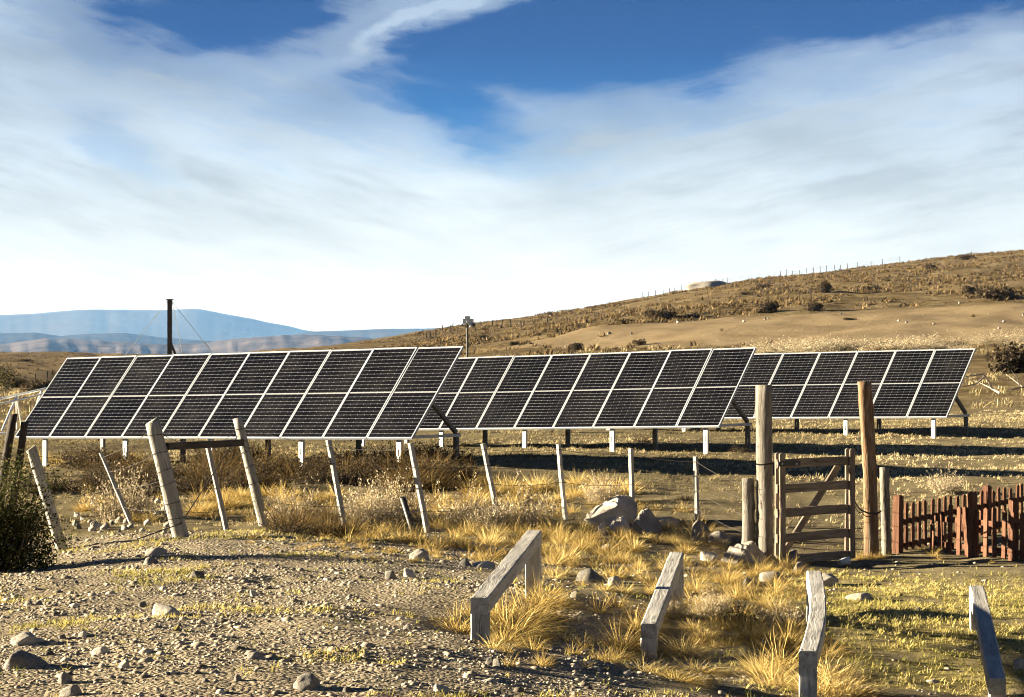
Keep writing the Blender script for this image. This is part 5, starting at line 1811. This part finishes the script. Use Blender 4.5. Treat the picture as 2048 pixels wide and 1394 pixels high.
# ------------------------------------------------------------------ thorn bush at the left edge
def thorn_bush():
    b = ray_ground(5, 1140)
    root = empty('thorn_bush', b, 'tall dark green thorn bush at the left edge before the plank post', 'bush')
    g = np.random.default_rng(77)
    tips = []
    for k in range(34):
        a = g.uniform(0, 2 * math.pi)
        ln = g.uniform(0.1, 1.0)
        L = g.uniform(0.6, 1.25) * (1.1 - 0.25 * ln)
        p = Vector((g.uniform(-0.2, 0.2), g.uniform(-0.12, 0.12), -0.05))
        d = Vector((math.sin(ln) * math.cos(a), 0.6 * math.sin(ln) * math.sin(a), math.cos(ln)))
        pts, rad = [p.copy()], [0.016]
        for s in range(6):
            d = (d + Vector(g.normal(0, 0.13, 3)) + Vector((0, 0, 0.04))).normalized()
            p = p + d * L / 6
            pts.append(p.copy())
            rad.append(0.015 * (1 - (s + 1) / 7))
            tips.append((p.copy(), s))
        MB().tube(pts, rad, 5).build('branch', M['twig'], root)
    T = np.array([tuple(p) for p, s in tips if s >= 1])
    n = 15000
    k = g.integers(0, len(T), n)
    c = T[k] + g.normal(0, 0.085, (n, 3)) * np.array([1, 0.8, 1])
    # the low skirt of the bush
    m = 5200
    sk = np.c_[g.uniform(-0.55, 0.52, m), g.normal(0, 0.20, m), np.abs(g.normal(0, 0.26, m)) + 0.02]
    c = np.r_[c, sk]
    n = len(c)
    d1 = g.normal(0, 1, (n, 3))
    d1 /= np.linalg.norm(d1, axis=1)[:, None]
    d2 = np.cross(d1, g.normal(0, 1, (n, 3)))
    d2 /= np.linalg.norm(d2, axis=1)[:, None]
    L = (0.017 * g.uniform(0.6, 1.5, n))[:, None]
    Q = np.stack([c - d1 * L, c + d2 * L * 0.5, c + d1 * L, c - d2 * L * 0.5], 1).reshape(-1, 3)
    bb = np.arange(n)[:, None] * 4
    F = np.concatenate([bb + np.array([[0, 1, 2]]), bb + np.array([[0, 2, 3]])])
    me = mesh_np('crown', Q, F, M['leaf'])
    add_attr(me, 'tone', np.repeat(g.uniform(0, 1, n), 4))
    link('crown', me, root)


thorn_bush()


def small_tree():
    b = ray_ground(-6, 812)
    root = empty('small_tree', b, 'small dark tree on the plain, cut by the left picture edge', 'tree')
    g = np.random.default_rng(91)
    H = (812 - 715) * b.y / FPX
    MB().tube([(0, 0, -0.1), (0.05, 0, H * 0.3), (0.02, 0.05, H * 0.7)], [0.07, 0.05, 0.02], 7).build('trunk', M['twig'], root)
    n = 2600
    C = np.c_[g.normal(0, 0.26, 14), g.normal(0, 0.25, 14), g.uniform(0.25, 0.92, 14)] * H
    c = C[g.integers(0, 14, n)] + g.normal(0, 0.085 * H, (n, 3))
    c[:, 2] = np.clip(c[:, 2], 0.08 * H, H)
    d1 = g.normal(0, 1, (n, 3))
    d1 /= np.linalg.norm(d1, axis=1)[:, None]
    d2 = np.cross(d1, g.normal(0, 1, (n, 3)))
    d2 /= np.linalg.norm(d2, axis=1)[:, None]
    L = (0.028 * g.uniform(0.6, 1.5, n))[:, None]
    Q = np.stack([c - d1 * L, c + d2 * L * 0.5, c + d1 * L, c - d2 * L * 0.5], 1).reshape(-1, 3)
    bb = np.arange(n)[:, None] * 4
    me = mesh_np('crown', Q, np.concatenate([bb + np.array([[0, 1, 2]]), bb + np.array([[0, 2, 3]])]), M['leaf'])
    add_attr(me, 'tone', np.repeat(g.uniform(0, 1, n), 4))
    link('crown', me, root)


small_tree()


# ------------------------------------------------------------------ fences on the hill and far left
def small_post(u, D, h, w, label, group, lean=0.0):
    x = (u - CX) / FPX * D
    z = gz(x, D)
    o = link('hill_fence_post', timber_mesh('hill_fence_post', h + 0.3, w, w, M['char'], 0.004, 3, 0.15, int(u), 0.9))
    o.location = (x, D, z - 0.3)
    o.rotation_euler = (0, lean, 0)
    set_props(o, label, 'fence post', group)
    return Vector((x, D, z + h))


def ridge_D(u):
    x = np.linspace(330, 470, 60)
    z = ground_z((u - CX) / FPX * x, x) - EYE
    return float(x[np.argmax(z / x)])


tops = []
for u in list(np.arange(1285, 1462, 13.2)) + list(np.arange(1560, 1700, 13.5)) + [1716, 1742, 1766, 1800]:
    tops.append(small_post(u + rng.uniform(-2, 2), ridge_D(u) + 1.0, rng.uniform(0.8, 1.2), 0.095, 'thin fence post standing on the skyline of the hill', 'skyline fence posts', rng.normal(0, 0.04)))
for f in (0.15, 0.5):
    q = [t - Vector((0, 0, f)) for t in tops]
    wire('hill_wire', q, 'upper wire of the skyline fence' if f < 0.3 else 'lower wire of the skyline fence', 0.012, 'wire', 0.05)
for u, D, h in ((838, 330, 1.2), (842, 330, 1.25), (846, 331, 1.3), (868, 360, 0.9), (885, 380, 0.9), (905, 400, 0.9), (925, 400, 0.9), (853, 300, 0.9), (862, 295, 0.9),
                (872, 300, 0.9), (1002, 300, 0.9), (1022, 300, 0.9), (1042, 290, 0.9), (1094, 290, 1.1), (985, 310, 0.9), (899, 310, 0.8)):
    small_post(u, D, h, 0.13, 'dark fence post on the lower slope of the hill near the lamp mast', 'posts on the lower slope', rng.normal(0, 0.05))
for u in (24, 30, 36, 42, 48, 54, 60):
    small_post(u, 260, 0.55, 0.10, 'dark stake of the little paling fence far out on the plain', 'stakes on the plain', rng.normal(0, 0.03))
for u, D in ((92, 130), (70, 132), (106, 128)):
    small_post(u, D, 1.0, 0.05, 'thin wire fence stake on the plain behind the white rack', 'wire stakes on the plain', rng.normal(0, 0.03))


# ------------------------------------------------------------------ dead branches and litter
def dead_branch(u, v, segs, label):
    p = ray_ground(u, v)
    root = empty('dead_branch', p, label, 'branch', 'bleached dead branches by the farthest array')
    for pts, r0 in segs:
        q = [P(a, b, p.y + c) - p for a, b, c in pts]
        MB().tube(q, [r0 * (1 - 0.75 * i / (len(q) - 1)) for i in range(len(q))], 7).build('limb', M['deadwood'], root)


dead_branch(1990, 792, [([(2000, 786, 0), (1982, 776, 0.3), (1978, 763, 0.2), (1966, 748, -0.3), (1950, 751, -0.8), (1926, 754, -1.0)], 0.05),
                        ([(1970, 752, -0.2), (1952, 768, -0.5), (1934, 772, -0.8), (1918, 775, -1.0)], 0.032),
                        ([(1982, 776, 0.2), (1965, 768, 0.6), (1946, 760, 0.9)], 0.022)], 'bleached dead branch arching beside the farthest array')
dead_branch(2030, 790, [([(2062, 772, 0.5), (2040, 775, 0), (2020, 780, -0.3)], 0.055),
                        ([(2045, 774, 0), (2030, 762, 0.4), (2012, 748, 0.8)], 0.024), ([(2040, 775, 0), (2034, 755, -0.4), (2022, 740, -0.5)], 0.02)],
            'dead branch lying at the picture edge below the big dark bush')

cup = ray_ground(1690, 1132)
rt = empty('paper_cup', cup, 'crumpled white cup lying at the foot of the open gate', 'cup')
V, F, n = [], [], 14
prof = ((0.0, 0.0), (0.034, 0.0), (0.046, 0.11), (0.048, 0.113), (0.043, 0.11), (0.032, 0.01))
for r_, z_ in prof[1:]:
    V += [(math.cos(2 * math.pi * k / n) * r_, math.sin(2 * math.pi * k / n) * r_ * 0.85, z_) for k in range(n)]
for i in range(len(prof) - 2):
    F += [(i * n + k, i * n + (k + 1) % n, (i + 1) * n + (k + 1) % n, (i + 1) * n + k) for k in range(n)]
F.append(tuple(range(n))[::-1])
F.append(tuple((len(prof) - 2) * n + k for k in range(n)))
MB().add(V, F).build('shell', M['white_plastic'], rt, Matrix.Translation((-0.05, 0, 0.042)) @ Matrix.Rotation(1.35, 4, 'Y'), True)
blk = ray_ground(1556, 1120)
o = MB().box((-0.028, -0.03, -0.02), (0.028, 0.03, 0.075)).build('white_block', M['white_plastic'])
o.location = blk
o.rotation_euler = (0.1, 0.08, 0.3)
set_props(o, 'small white block at the foot of the gate hinge stile', 'block')
